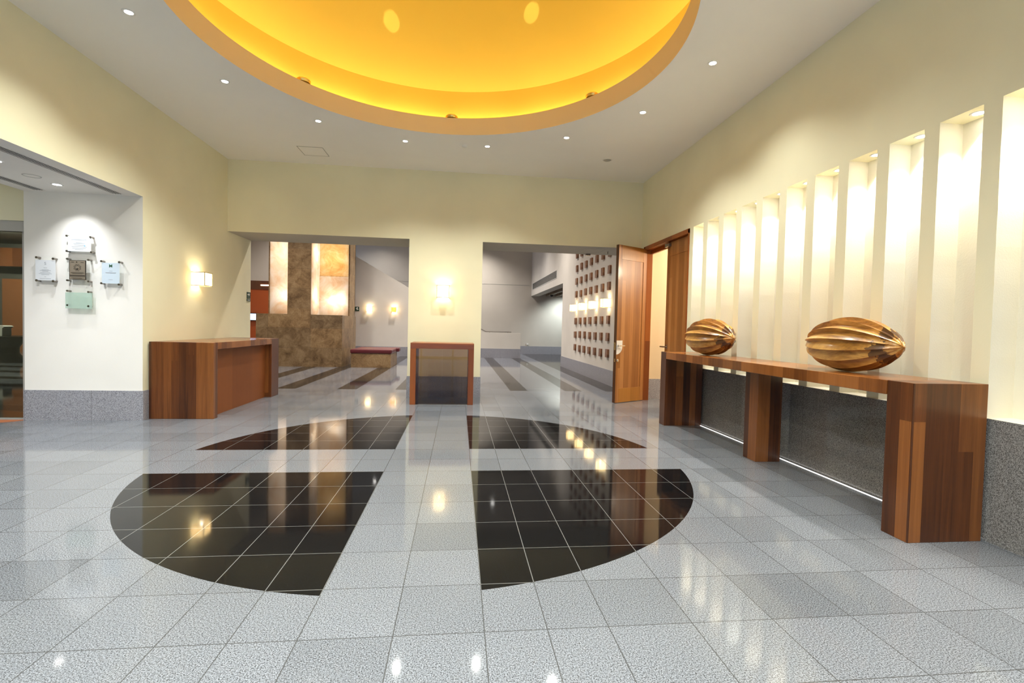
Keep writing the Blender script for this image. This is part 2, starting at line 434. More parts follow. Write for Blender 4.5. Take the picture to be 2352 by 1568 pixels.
# ------------------------------------------------------------------ mesh helpers
class MB:
    def __init__(s):
        s.v = []; s.f = []; s.mi = []; s.sm = []
    def quad(s, pts, mi=0, smooth=False):
        b = len(s.v); s.v += [tuple(p) for p in pts]
        s.f.append(tuple(range(b, b + len(pts)))); s.mi.append(mi); s.sm.append(smooth)
        return s
    def box(s, x0, x1, y0, y1, z0, z1, mi=0, faces=None):
        """faces: optional dict of material index per face -x +x -y +y -z +z"""
        b = len(s.v)
        s.v += [(x0, y0, z0), (x1, y0, z0), (x1, y1, z0), (x0, y1, z0), (x0, y0, z1), (x1, y0, z1), (x1, y1, z1), (x0, y1, z1)]
        F = {'-z': (0, 3, 2, 1), '+z': (4, 5, 6, 7), '-y': (0, 1, 5, 4), '+x': (1, 2, 6, 5), '+y': (2, 3, 7, 6), '-x': (3, 0, 4, 7)}
        for k, f in F.items():
            s.f.append(tuple(b + i for i in f)); s.mi.append((faces or {}).get(k, mi)); s.sm.append(False)
        return s
    def prism(s, poly, axis, a, b_, mi=0):
        """extrude a 2D polygon along an axis ('x': (y,z); 'y': (x,z); 'z': (x,y))"""
        def P(u, v, w):
            return {'x': (w, u, v), 'y': (u, w, v), 'z': (u, v, w)}[axis]
        n = len(poly); b = len(s.v)
        s.v += [P(u, v, a) for u, v in poly] + [P(u, v, b_) for u, v in poly]
        s.f.append(tuple(range(b, b + n))); s.mi.append(mi); s.sm.append(False)
        s.f.append(tuple(reversed(range(b + n, b + 2 * n)))); s.mi.append(mi); s.sm.append(False)
        for i in range(n):
            j = (i + 1) % n
            s.f.append((b + i, b + n + i, b + n + j, b + j)); s.mi.append(mi); s.sm.append(False)
        return s
    def revolve(s, prof, c=(0, 0, 0), n=32, mi=0, axis='z', closed=False, smooth=True):
        """prof: list of (radius, height)"""
        b = len(s.v); m = len(prof)
        for i in range(n):
            a = 2 * math.pi * i / n; ca, sa = math.cos(a), math.sin(a)
            for r, h in prof:
                q = {'z': (r * ca, r * sa, h), 'y': (r * ca, h, r * sa), 'x': (h, r * ca, r * sa)}[axis]
                s.v.append((c[0] + q[0], c[1] + q[1], c[2] + q[2]))
        for i in range(n):
            j = (i + 1) % n
            for k in range(m - 1 + (1 if closed else 0)):
                k2 = (k + 1) % m
                s.f.append((b + i * m + k, b + j * m + k, b + j * m + k2, b + i * m + k2)); s.mi.append(mi); s.sm.append(smooth)
        return s
    def cyl(s, c, r, h, axis='z', n=24, mi=0, r2=None):
        r2 = r if r2 is None else r2
        s.revolve([(1e-5, 0), (r, 0), (r2, h), (1e-5, h)], c, n, mi, axis, smooth=False)
        return s
    def tube(s, pts, r, n=10, mi=0):
        pts = [Vector(p) for p in pts]; rings = []
        for i, p in enumerate(pts):
            d = ((pts[min(i + 1, len(pts) - 1)] - pts[max(i - 1, 0)])).normalized()
            up = Vector((0, 0, 1)) if abs(d.z) < 0.9 else Vector((1, 0, 0))
            a = d.cross(up).normalized(); bb = a.cross(d).normalized()
            b = len(s.v)
            for k in range(n):
                t = 2 * math.pi * k / n
                s.v.append(tuple(p + a * r * math.cos(t) + bb * r * math.sin(t)))
            rings.append(b)
        for q in range(len(rings) - 1):
            for k in range(n):
                k2 = (k + 1) % n
                s.f.append((rings[q] + k, rings[q] + k2, rings[q + 1] + k2, rings[q + 1] + k)); s.mi.append(mi); s.sm.append(True)
        for b in (rings[0], rings[-1]):
            s.f.append(tuple(b + k for k in range(n))); s.mi.append(mi); s.sm.append(False)
        return s
    def build(s, name, mats, parent=None, bevel=0.0, origin=None):
        me = bpy.data.meshes.new(name)
        o0 = Vector(parent.location) if (parent and origin is None) else Vector(origin or (0, 0, 0))
        if parent and origin is None:
            w = Vector(parent.location); pp = parent.parent
            while pp:
                w += Vector(pp.location); pp = pp.parent
            o0 = w
        me.from_pydata([tuple(Vector(v) - o0) for v in s.v], [], s.f)
        if not isinstance(mats, (list, tuple)):
            mats = [mats]
        for m in mats:
            me.materials.append(MAT[m] if isinstance(m, str) else m)
        me.polygons.foreach_set('material_index', s.mi)
        me.polygons.foreach_set('use_smooth', s.sm)
        me.validate(); me.update()
        import bmesh
        bm = bmesh.new(); bm.from_mesh(me)
        bmesh.ops.remove_doubles(bm, verts=bm.verts, dist=1e-5)
        bmesh.ops.recalc_face_normals(bm, faces=bm.faces)
        for e in bm.edges:
            if len(e.link_faces) == 2 and e.calc_face_angle(0) > math.radians(28): e.smooth = False
        bm.to_mesh(me); bm.free()
        o = bpy.data.objects.new(name, me)
        col.objects.link(o)
        if parent:
            o.parent = parent
        else:
            o.location = o0
        if bevel:
            b = o.modifiers.new('bevel', 'BEVEL'); b.width = bevel; b.segments = 2; b.limit_method = 'ANGLE'
        return o

def box(*a, **k): return MB().box(*a, **k)

def tag(o, label, cat, group=None, kind=None):
    o['label'] = label; o['category'] = cat
    if group: o['group'] = group
    if kind: o['kind'] = kind
    return o

def thing(name, label, cat, loc, group=None):
    o = bpy.data.objects.new(name, None)
    col.objects.link(o)
    o.location = loc
    o.empty_display_size = 0.1
    return tag(o, label, cat, group)

def struct(o, label=None):
    o['kind'] = 'structure'
    if label: o['label'] = label
    return o

def copy_thing(src, loc, label, group=None):
    r = src.copy(); col.objects.link(r); r.location = loc; r['label'] = label
    if group: r['group'] = group
    for ch in src.children:
        if ch.type == 'LIGHT':
            continue
        c = ch.copy(); col.objects.link(c); c.parent = r
        for g in ch.children:
            d = g.copy(); col.objects.link(d); d.parent = c
    return r

# ------------------------------------------------------------------ dimensions
XL, XR = -3.9, 3.8
YB, YB2 = 9.28, 10.27       # front and far face of the back wall
ZC, ZH = 4.235, 2.955       # ceiling, header underside
YR = -3.6                   # entrance behind the camera
XH = 3.9                    # right wall of the hall
YP = 6.93                   # face of the alcove pier
XA = -5.32

# ------------------------------------------------------------------ floor
struct(box(-17, 12, YR - 0.2, 25.2, -0.1, 0.0).build('floor', 'floor'), 'polished speckled granite tile floor with a quartered black disc')

# ------------------------------------------------------------------ ceiling with a round opening, and the dome
DC = (0.0, 5.02)
R1 = 2.463
def ceiling():
    mb = MB()
    x0, x1, y0, y1 = XL, XR, YR, YB
    angs = [2 * math.pi * i / 192 for i in range(192)]
    corner = [math.atan2(y - DC[1], x - DC[0]) % (2 * math.pi) for x in (x0, x1) for y in (y0, y1)]
    angs = sorted(set(angs + corner))
    def edge(a):
        dx, dy = math.cos(a), math.sin(a); t = 1e9
        if dx > 1e-9: t = min(t, (x1 - DC[0]) / dx)
        if dx < -1e-9: t = min(t, (x0 - DC[0]) / dx)
        if dy > 1e-9: t = min(t, (y1 - DC[1]) / dy)
        if dy < -1e-9: t = min(t, (y0 - DC[1]) / dy)
        return (DC[0] + dx * t, DC[1] + dy * t, ZC)
    for i, a in enumerate(angs):
        b = angs[(i + 1) % len(angs)]
        mb.quad([(DC[0] + R1 * math.cos(a), DC[1] + R1 * math.sin(a), ZC), edge(a), edge(b), (DC[0] + R1 * math.cos(b), DC[1] + R1 * math.sin(b), ZC)])
    struct(mb.build('ceiling', 'ceil'), 'pale painted ceiling around the yellow dome')
    # rim, cove floor, drum and shallow dome
    m = MB()
    m.revolve([(R1, ZC), (2.432, 4.468), (2.445, 4.478)], (DC[0], DC[1], 0), 192, 1)
    prof = [(2.445, 4.478), (2.60, 4.478), (2.70, 4.49), (2.73, 4.55), (2.73, 5.0)]
    m.revolve(prof, (DC[0], DC[1], 0), 192, 0)
    Rr, rise = 2.73, 1.2
    Rs = (Rr * Rr + rise * rise) / (2 * rise); a0 = math.asin(Rr / Rs)
    dome = [(Rs * math.sin(a0 * (1 - t / 24)), 5.0 + rise - Rs + Rs * math.cos(a0 * (1 - t / 24))) for t in range(24)] + [(1e-4, 5.0 + rise)]
    m.revolve(dome, (DC[0], DC[1], 0), 192, 0)
    struct(m.build('ceiling_dome', ['gold', 'lip']), 'round yellow dome with a lit cove')
    # lamp strips lying in the cove
    for i in range(16):
        a = 2 * math.pi * (i + 0.5) / 16
        r = 2.60
        l = (DC[0] + r * math.cos(a), DC[1] + r * math.sin(a), 4.50)
        o = lamp('AREA', 'cove_lamp', l, L_COVE, (1.0, 0.90, 0.66), sx=0.06, sy=1.0)
        up = Vector((math.cos(a) * 0.10, math.sin(a) * 0.10, 1.0)).normalized()
        z = -up * -1.0
        zax = -up  # the lamp shines along its local -Z
        yax = Vector((-math.sin(a), math.cos(a), 0)); xax = yax.cross(zax).normalized()
        o.rotation_euler = Matrix((xax, yax, zax)).transposed().to_euler()
ceiling()

# ------------------------------------------------------------------ walls of the lobby
# back wall: header over both openings + the pier between them
mb = MB()
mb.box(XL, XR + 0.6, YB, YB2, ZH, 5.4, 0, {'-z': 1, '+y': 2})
mb.box(-0.69, 0.68, YB, YB2, 0.39, ZH, 0, {'+y': 2})
struct(mb.build('wall_back', ['cream', 'soffit', 'hallw']), 'cream back wall with two wide openings and a pier')
struct(box(-0.70, 0.69, YB - 0.01, YB2 + 0.01, 0, 0.39).build('baseboard_pier', 'plinth'))
# left wall: header along the alcove, then the solid stretch to the opening
mb = MB()
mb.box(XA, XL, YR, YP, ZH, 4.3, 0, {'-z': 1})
mb.box(XA, XL, YP, YB2, 0.39, 5.4, 0, {'-y': 2, '+y': 3})
struct(mb.build('wall_left', ['cream', 'white', 'white', 'hallw']), 'cream left wall with the white alcove pier')
struct(box(XA - 0.01, XL + 0.012, YP - 0.012, YB2 + 0.01, 0, 0.395).build('baseboard_left', 'plinth'))

# right wall with eleven and more tall lit niches
NY = [(7.141 - 0.4257 * k, 7.141 - 0.4257 * k - 0.305) for k in range(16)]
def right_wall():
    mb = MB()
    mb.box(XR, XR + 0.45, YR, YB, ZH, 4.3, 0)
    last = 7.25
    z0 = 0.82
    rnd = random.Random(3)
    def rib(ya, yb):
        # slightly wavy trowelled edges
        n = 26
        pts_a = [(ya + rnd.uniform(-0.0014, 0.0014), z0 + (ZH - z0) * i / n) for i in range(n + 1)]
        pts_b = [(yb + rnd.uniform(-0.0014, 0.0014), z0 + (ZH - z0) * i / n) for i in range(n + 1)]
        b = len(mb.v)
        for (y1, z), (y2, _) in zip(pts_a, pts_b):
            mb.v += [(XR, y1, z), (XR, y2, z), (XR + 0.2, y2, z), (XR + 0.2, y1, z)]
        for i in range(n):
            for q in range(4):
                a = b + i * 4 + q; c = b + i * 4 + (q + 1) % 4
                mb.f.append((a, c, c + 4, a + 4)); mb.mi.append(0 if q == 0 else 1); mb.sm.append(False)
    rib(NY[0][0], 7.26)
    for k in range(len(NY) - 1):
        rib(NY[k + 1][0], NY[k][1])
    mb.box(XR, XR + 0.45, YR, NY[-1][1], z0, ZH, 0)
    mb.box(XR + 0.195, XR + 0.45, NY[-1][1], 7.26, z0, ZH, 1)
    mb.box(XR, XR + 0.14, 9.12, YB - 0.02, 0.0, ZH, 0)
    struct(mb.build('wall_right', ['cream', 'rough']), 'cream right wall with a row of tall lit niches')
    m = MB()
    m.box(XR - 0.012, XR + 0.45, YR, 7.26, 0.0, 0.82, 0, {'+z': 1})
    struct(m.build('baseboard_right', ['plinthd', 'rough']))
    struct(box(XR - 0.056, XR - 0.041, 2.86, 6.9, 0.0, 0.004).build('trim_1', 'strip'), 'thin bright line on the floor along the right wall, drawn as an emissive strip')
    # niche lamps
    first = None
    for k, (ya, yb) in enumerate(NY):
        yc = (ya + yb) / 2 - 0.03
        loc = (XR + 0.105, yc, ZH)
        words = ['beside the door', 'second from the door', 'third from the door', 'fourth from the door', 'fifth from the door', 'sixth from the door',
                 'seventh from the door', 'eighth from the door', 'ninth from the door', 'tenth from the door', 'eleventh from the door',
                 'twelfth from the door', 'thirteenth from the door', 'fourteenth from the door', 'fifteenth from the door', 'sixteenth from the door'][k]
        lab = 'small round recessed lamp at the top of the niche ' + words
        if first is None:
            first = thing('niche_lamp', lab, 'recessed light', loc, 'recessed lamps in the wall niches')
            MB().revolve([(0.034, -0.003), (0.048, -0.004), (0.052, 0.0), (0.034, 0.0)], loc, 28, 0, closed=True).build('trim_ring', 'whitemetal', first)
            MB().cyl((loc[0], loc[1], loc[2] - 0.002), 0.033, 0.002, n=24).build('bulb', 'nichebulb', first)
            t = first
        else:
            t = copy_thing(first, loc, lab)
        tint = [(1, 0.93, 0.78), (1, 0.95, 0.85), (1, 0.92, 0.78), (0.95, 0.98, 1.0), (1, 0.95, 0.86), (1, 0.93, 0.82), (1, 0.92, 0.78), (1, 0.92, 0.78), (0.93, 0.97, 1.0), (1, 0.93, 0.78), (1, 0.95, 0.82)][k % 11]
        lamp('SPOT', 'niche_light', (loc[0], yc, ZH - 0.02), L_NICHE, tint, target=(loc[0] + 0.01, yc, 0), size=0.03, spot=84, blend=0.8)
right_wall()

# header over the door in the right wall is part of the wall; wooden frame and two leaves
def doors():
    ya, yb = 7.26, 9.12
    mb = MB()
    w = 0.07
    # outer architrave
    mb.box(XR - 0.015, XR + 0.14, ya, ya + 0.03, 0, ZH - 0.01)
    mb.box(XR - 0.015, XR + 0.14, yb - w, yb, 0, ZH - 0.01)
    mb.box(XR - 0.015, XR + 0.14, ya, yb, ZH - 0.07, ZH)
    mb.box(XR + 0.10, XR + 0.14, ya + 0.03, yb - w, ZH - 0.14, ZH - 0.07)
    fr = mb.build('door_frame', 'woodframe')
    fr.name = 'trim_2'
    struct(fr, 'reddish brown wooden door frame in the right wall')
    # leaf that stands closed
    y0, y1 = ya + 0.035, 8.16
    d = bpy.data.objects.new('door_2', None); col.objects.link(d); d.location = (XR + 0.08, y0, 0.0)
    struct(d, 'closed brown wooden door leaf behind the console')
    z1 = 2.875
    t0, t1 = XR + 0.045, XR + 0.095
    m = box(t0 + 0.006, t1 - 0.006, y0, y1, 0.006, z1)
    for a, b, c, e in ((y0, y0 + 0.11, 0.006, z1), (y1 - 0.11, y1, 0.006, z1), (y0 + 0.11, y1 - 0.11, z1 - 0.24, z1), (y0 + 0.11, y1 - 0.11, 0.006, 0.26)):
        m.box(t0, t1, a, b, c, e)
    m.build('door_leaf', 'door', d, bevel=0.002)
    h = MB().box(t0 - 0.004, t0, y1 - 0.10, y1 - 0.045, 1.04, 1.12).cyl((t0 - 0.05, y1 - 0.07, 1.075), 0.010, 0.05, 'x').box(t0 - 0.062, t0 - 0.045, y1 - 0.09, y1 + 0.07, 1.065, 1.087)
    h.build('lever', 'nickel', d, bevel=0.002)
    MB().box(t0 - 0.05, t0, y1 - 0.15, y1 - 0.02, 2.80, 2.85).cyl((t0 - 0.03, y1 + 0.0, 2.80), 0.022, 0.06, 'z').build('door_closer', 'nickel', d, bevel=0.003)
    # leaf that swings into the lobby, built along local +X from its hinge
    hinge = Vector((3.79, 9.085, 0)); tip = Vector((3.150, 8.712, 0))
    dv = (tip - hinge); L = 0.80; ang = math.atan2(dv.y, dv.x)
    d = bpy.data.objects.new('door_1', None); col.objects.link(d)
    struct(d, 'open teak door leaf swung into the lobby')
    z1 = 2.905; T = 0.062
    m = MB()
    st = 0.095
    m.box(0.0, L - 0.004, 0.010, T - 0.010, 0.008, z1, 0)
    for f in ((0.0, 0.0), ):
        for a, b, c, e, mi in ((0.0, st, 0.008, z1, 0), (L - st, L - 0.004, 0.008, z1, 0), (st, L - st, z1 - 0.26, z1, 1), (st, L - st, 0.008, 0.27, 1)):
            m.box(a, b, 0.0, T, c, e, mi)
    m.build('door_leaf', ['door', 'doorgold'], d, bevel=0.0015)
    box(L - 0.004, L, 0.0, T, 0.008, z1).build('leading_edge', 'dooredge', d)
    # the face towards the camera is local +Y once turned (see below)
    yf = T
    pl = MB()
    ns = 16
    poly = [(L - 0.006, 1.155), (L - 0.006, 0.90)] + [(L - 0.006 - 0.155 * math.sin(math.pi / 2 * i / ns), 1.04 - 0.14 * math.cos(math.pi / 2 * i / ns)) for i in range(1, ns + 1)] + [(L - 0.161, 1.155)]
    pl.prism(poly, 'y', yf, yf + 0.004)
    pl.build('handle_plate', 'whitemetal', d)
    lv = MB().cyl((L - 0.045, yf + 0.004, 1.06), 0.02, 0.012, 'y').cyl((L - 0.045, yf + 0.01, 1.06), 0.009, 0.05, 'y')
    lv.box(L - 0.17, L - 0.036, yf + 0.05, yf + 0.065, 1.05, 1.07)
    lv.build('lever', 'chrome', d, bevel=0.003)
    MB().cyl((L - 0.04, yf, 0.79), 0.026, 0.010, 'y').cyl((L - 0.04, yf + 0.01, 0.79), 0.014, 0.012, 'y').build('lock', 'chrome', d)
    MB().box(L, L + 0.002, 0.018, T - 0.018, 0.98, 1.12).box(L, L + 0.002, 0.02, T - 0.02, 0.76, 0.82).box(L + 0.0, L + 0.02, T / 2 - 0.006, T / 2 + 0.006, 1.10, 1.12).build('latch_plate', 'brass', d)
    d.location = (hinge.x, hinge.y, 0)
    d.rotation_euler = (0, 0, ang)
doors()

# the small room behind the door
mb = MB()
mb.box(XR + 0.13, 8.0, YB - 0.02, YB + 0.1, 0.0, 2.95)
mb.box(XR + 0.45, 8.0, YB - 0.02, YB + 0.1, 2.95, 3.4)
mb.box(7.9, 8.1, 5.0, YB, 0, 3.4)
mb.box(XR + 0.45, 8.0, 4.8, 5.0, 0, 3.4)
mb.box(XR + 0.45, XR + 0.6, 5.0, 7.3, 0, 3.4)
struct(mb.build('wall_side_room', plaster('peach_plaster', (0.74, 0.60, 0.40))))
struct(box(XR + 0.14, 7.9, YB - 0.035, YB - 0.02, 0, 0.395).build('baseboard_side_room', 'plinth'))
struct(box(XR + 0.3, 8.0, 4.9, YB + 0.1, 3.3, 3.4).build('ceiling_side_room', 'ceil'))
lamp('POINT', 'side_room_light', (5.6, 8.1, 2.7), 55, (1.0, 0.86, 0.66), size=0.12)

# ------------------------------------------------------------------ ceiling downlights and ceiling fittings
def downlights():
    first = None
    R = 2.9
    words = {0: 'nearest the right wall', 1: 'second from the right wall', 2: 'above the right opening', 3: 'right one of the pair above the pier', 4: 'left one of the pair above the pier',
             5: 'above the left opening', 6: 'nearest the left back corner', 7: 'nearest the left wall'}
    for k in range(14):
        a = 2 * math.pi * (k - 0.0) / 14
        loc = (0.01 + R * math.cos(a), 5.04 + R * math.sin(a), ZC)
        lab = 'small bright ceiling downlight, ' + words.get(k, 'near side of the dome, ' + ['', '', '', '', '', '', '', '', 'first from the left', 'second from the left', 'third from the left', 'third from the right', 'second from the right', 'first from the right'][k])
        if first is None:
            first = thing('ceiling_downlight', lab, 'recessed light', loc, 'ring of ceiling downlights')
            MB().revolve([(0.036, -0.004), (0.050, -0.005), (0.058, 0.0), (0.036, 0.0)], loc, 32, 0, closed=True).build('trim_ring', 'whitemetal', first)
            MB().cyl((loc[0], loc[1], loc[2] - 0.003), 0.035, 0.003, n=28).build('bulb', 'bulb', first)
        else:
            copy_thing(first, loc, lab)
        lamp('SPOT', 'downlight_lamp', (loc[0], loc[1], ZC - 0.03), L_RING * {0: 0.6, 12: 0.4, 13: 0.3}.get(k, 1.0), NEUTRAL, rot=(0, 0, 0), size=0.04, spot=122, blend=1.0)
    for i, (x, y) in enumerate(((-1.9, 0.0), (-0.3, -0.2), (1.3, 0.0), (-1.9, -2.0), (-0.3, -2.0), (1.3, -2.0))):  # unseen lamps added behind the camera to fill the walls
        copy_thing(first, (x, y, ZC), 'added fill downlight in the ceiling behind the viewer, ' + ['front left', 'front middle', 'front right', 'rear left', 'rear middle', 'rear right'][i], 'added fill downlights')
        lamp('SPOT', 'downlight_lamp', (x, y, ZC - 0.03), L_REAR_FILL, NEUTRAL, rot=(0, 0, 0), size=0.06, spot=156, blend=1.0)
    # inspection hatch
    t = thing('ceiling_hatch', 'square inspection hatch flush in the ceiling near the left back corner', 'hatch', (-2.24, 8.60, ZC))
    q = [(-2.439, 8.447), (-2.071, 8.344), (-2.013, 8.763), (-2.431, 8.859)]
    x0, x1, y0, y1 = -2.43, -2.04, 8.40, 8.80
    MB().box(x0, x1, y0, y1, ZC - 0.004, ZC - 0.001).build('hatch_cover', 'ceil', t)
    m = MB()
    for a, b, c, d in ((x0 - 0.012, x1 + 0.012, y0 - 0.012, y0 - 0.003), (x0 - 0.012, x1 + 0.012, y1 + 0.003, y1 + 0.012), (x0 - 0.012, x0 - 0.003, y0, y1), (x1 + 0.003, x1 + 0.012, y0, y1)):
        m.box(a, b, c, d, ZC - 0.005, ZC)
    m.build('hatch_frame', 'greymetal', t)
    t = thing('smoke_detector', 'tiny white smoke detector on the ceiling between dome and back wall', 'smoke detector', (0.292, 7.894, ZC))
    MB().revolve([(1e-4, -0.03), (0.03, -0.03), (0.045, -0.015), (0.05, 0)], (0.292, 7.894, ZC), 28).build('detector_body', 'whitemetal', t)
    t = thing('ceiling_speaker', 'flat round grey ceiling speaker near the right back corner', 'speaker', (2.71, 8.135, ZC))
    MB().revolve([(0.066, -0.008), (0.08, -0.006), (0.085, 0)], (2.71, 8.135, ZC), 32).build('speaker_rim', 'whitemetal', t)
    MB().cyl((2.71, 8.135, ZC - 0.006), 0.067, 0.003, n=32).build('speaker_grille', 'greymetal', t)
    # round gilded fittings in the cove
    f0 = None
    for (a, w) in ((137.0, 'left'), (88.0, 'middle'), (37.0, 'right')):
        an = math.radians(a)
        loc = (DC[0] + 2.50 * math.cos(an), DC[1] + 2.50 * math.sin(an), 4.478)
        lab = 'round gilded fitting peeking over the dome rim, ' + {'left': 'left of the three', 'middle': 'middle of the three', 'right': 'right of the three'}[w]
        if f0 is None:
            f0 = thing('cove_fitting', lab, 'light fitting', loc, 'gilded fittings in the cove')
            MB().revolve([(0.03, 0.0), (0.085, 0.004), (0.095, 0.03), (0.075, 0.05), (0.03, 0.055), (0.0001, 0.05)], loc, 32).build('fitting_body', plain('gilded', (0.9, 0.6, 0.15), 0.3, 0.8), f0)
        else:
            copy_thing(f0, loc, lab)
    # pale patches on the dome, cast by two narrow spots added out of view
    for tx, ty, tz in ((-0.75, 7.05, 5.55), (1.15, 6.60, 5.6)):
        lamp('SPOT', 'added_dome_spot', (tx * 0.9, 2.75, 4.52), 130, (1, 0.98, 0.92), target=(tx, ty, tz), size=0.01, spot=3.0, blend=0.3)
downlights()

# ------------------------------------------------------------------ alcove: soffit slots, downlights, plaques, glass front
def alcove():
    s0 = None
    for i, (xa, xb, ye, lab) in enumerate(((-4.205, -4.075, 6.84, 'long four-slot air diffuser in the alcove soffit beside the left wall'), (-5.125, -4.995, 6.84, 'long air diffuser in the alcove soffit farther from the left wall'))):
        t = thing('slot_diffuser', lab, 'air vent', ((xa + xb) / 2, ye, ZH))
        box(xa, xb, -2.0, ye, ZH - 0.004, ZH - 0.0005).build('diffuser_frame', 'whitemetal', t)
        m = MB()
        for k in range(4):
            x = xa + 0.014 + k * 0.029
            m.box(x, x + (0.004 if k == 0 else 0.010), -1.98, ye - 0.015, ZH - 0.0065, ZH - 0.004)
        m.build('air_slots', 'slot', t)
    first = None
    for loc, lab in (((-4.621, 6.52, ZH), 'bright alcove downlight nearest the white pier'), ((-4.546, 5.65, ZH), 'alcove downlight at the left picture edge'), ((-4.55, 4.4, ZH), 'alcove downlight nearer the entrance'), ((-4.55, 2.8, ZH), 'alcove downlight farthest from the white pier')):
        if first is None:
            first = thing('alcove_downlight', lab, 'recessed light', loc, 'alcove downlights')
            MB().revolve([(0.042, -0.004), (0.055, -0.005), (0.062, 0.0), (0.042, 0.0)], loc, 32, 0, closed=True).build('trim_ring', 'whitemetal', first)
            MB().cyl((loc[0], loc[1], loc[2] - 0.003), 0.041, 0.003, n=28).build('bulb', 'bulb', first)
        else:
            copy_thing(first, loc, lab)
    lamp('SPOT', 'alcove_light', (-4.621, 6.52, ZH - 0.02), L_ALCOVE * 0.5, COOL, target=(-4.63, 6.93, 1.35), size=0.012, spot=92, blend=1.0)
    for y in (5.65, 4.4, 2.8):
        lamp('SPOT', 'alcove_light', (-4.55, y, ZH - 0.02), L_ALCOVE, COOL, rot=(0, 0, 0), size=0.03, spot=140, blend=0.9)
    t = thing('alcove_speaker', 'flat round ceiling speaker rim beside the alcove downlight', 'speaker', (-4.60, 6.20, ZH))
    MB().revolve([(0.075, -0.003), (0.082, -0.003), (0.085, 0), (0.075, 0)], (-4.63, 6.18, ZH), 32, closed=True).build('speaker_rim', 'greymetal', t)
    # glass front at the left
    w = bpy.data.objects.new('window_1', None); col.objects.link(w); w.location = (-7.0, 7.0, 0)
    struct(w, 'glass front of the dark lounge at the left edge')
    m = MB()
    m.box(-9.0, XA, 6.96, 7.04, 2.44, 2.575)
    m.box(-9.0, XA, 6.98, 7.02, 0.0, 0.02)
    m.box(-5.38, XA, 6.98, 7.02, 0, 2.44)
    m.build('window_frame', 'greymetal', w)
    box(-9.0, -5.38, 6.992, 7.004, 0.02, 2.44).build('pane', 'doorglass', w)
    struct(box(-9.0, XA, 6.95, 7.05, 2.575, 4.3).build('wall_over_glass', 'cream'))
    struct(box(-9.1, XA, YR, 7.0, 4.1, 4.2).build('ceiling_left', 'ceil'))
    struct(box(-9.1, -9.0, YR, 7.0, 0, 4.2).build('wall_far_left', 'cream'))
    t = MB().prism([(-8.9, 6.93), (-5.32, 6.93), (-5.36, 6.86), (-5.75, 6.55), (-8.9, 5.0)], 'z', 0.0, 0.006).build('floor_mat', 'mat')
    tag(t, 'reddish brown mat on the floor before the lounge glass', 'mat')
    for y in (5.4, 3.0):
        lamp('SPOT', 'alcove_light', (-7.0, y, 4.0), L_ALCOVE * 1.4, COOL, rot=(0, 0, 0), size=0.05, spot=140, blend=0.9)
alcove()

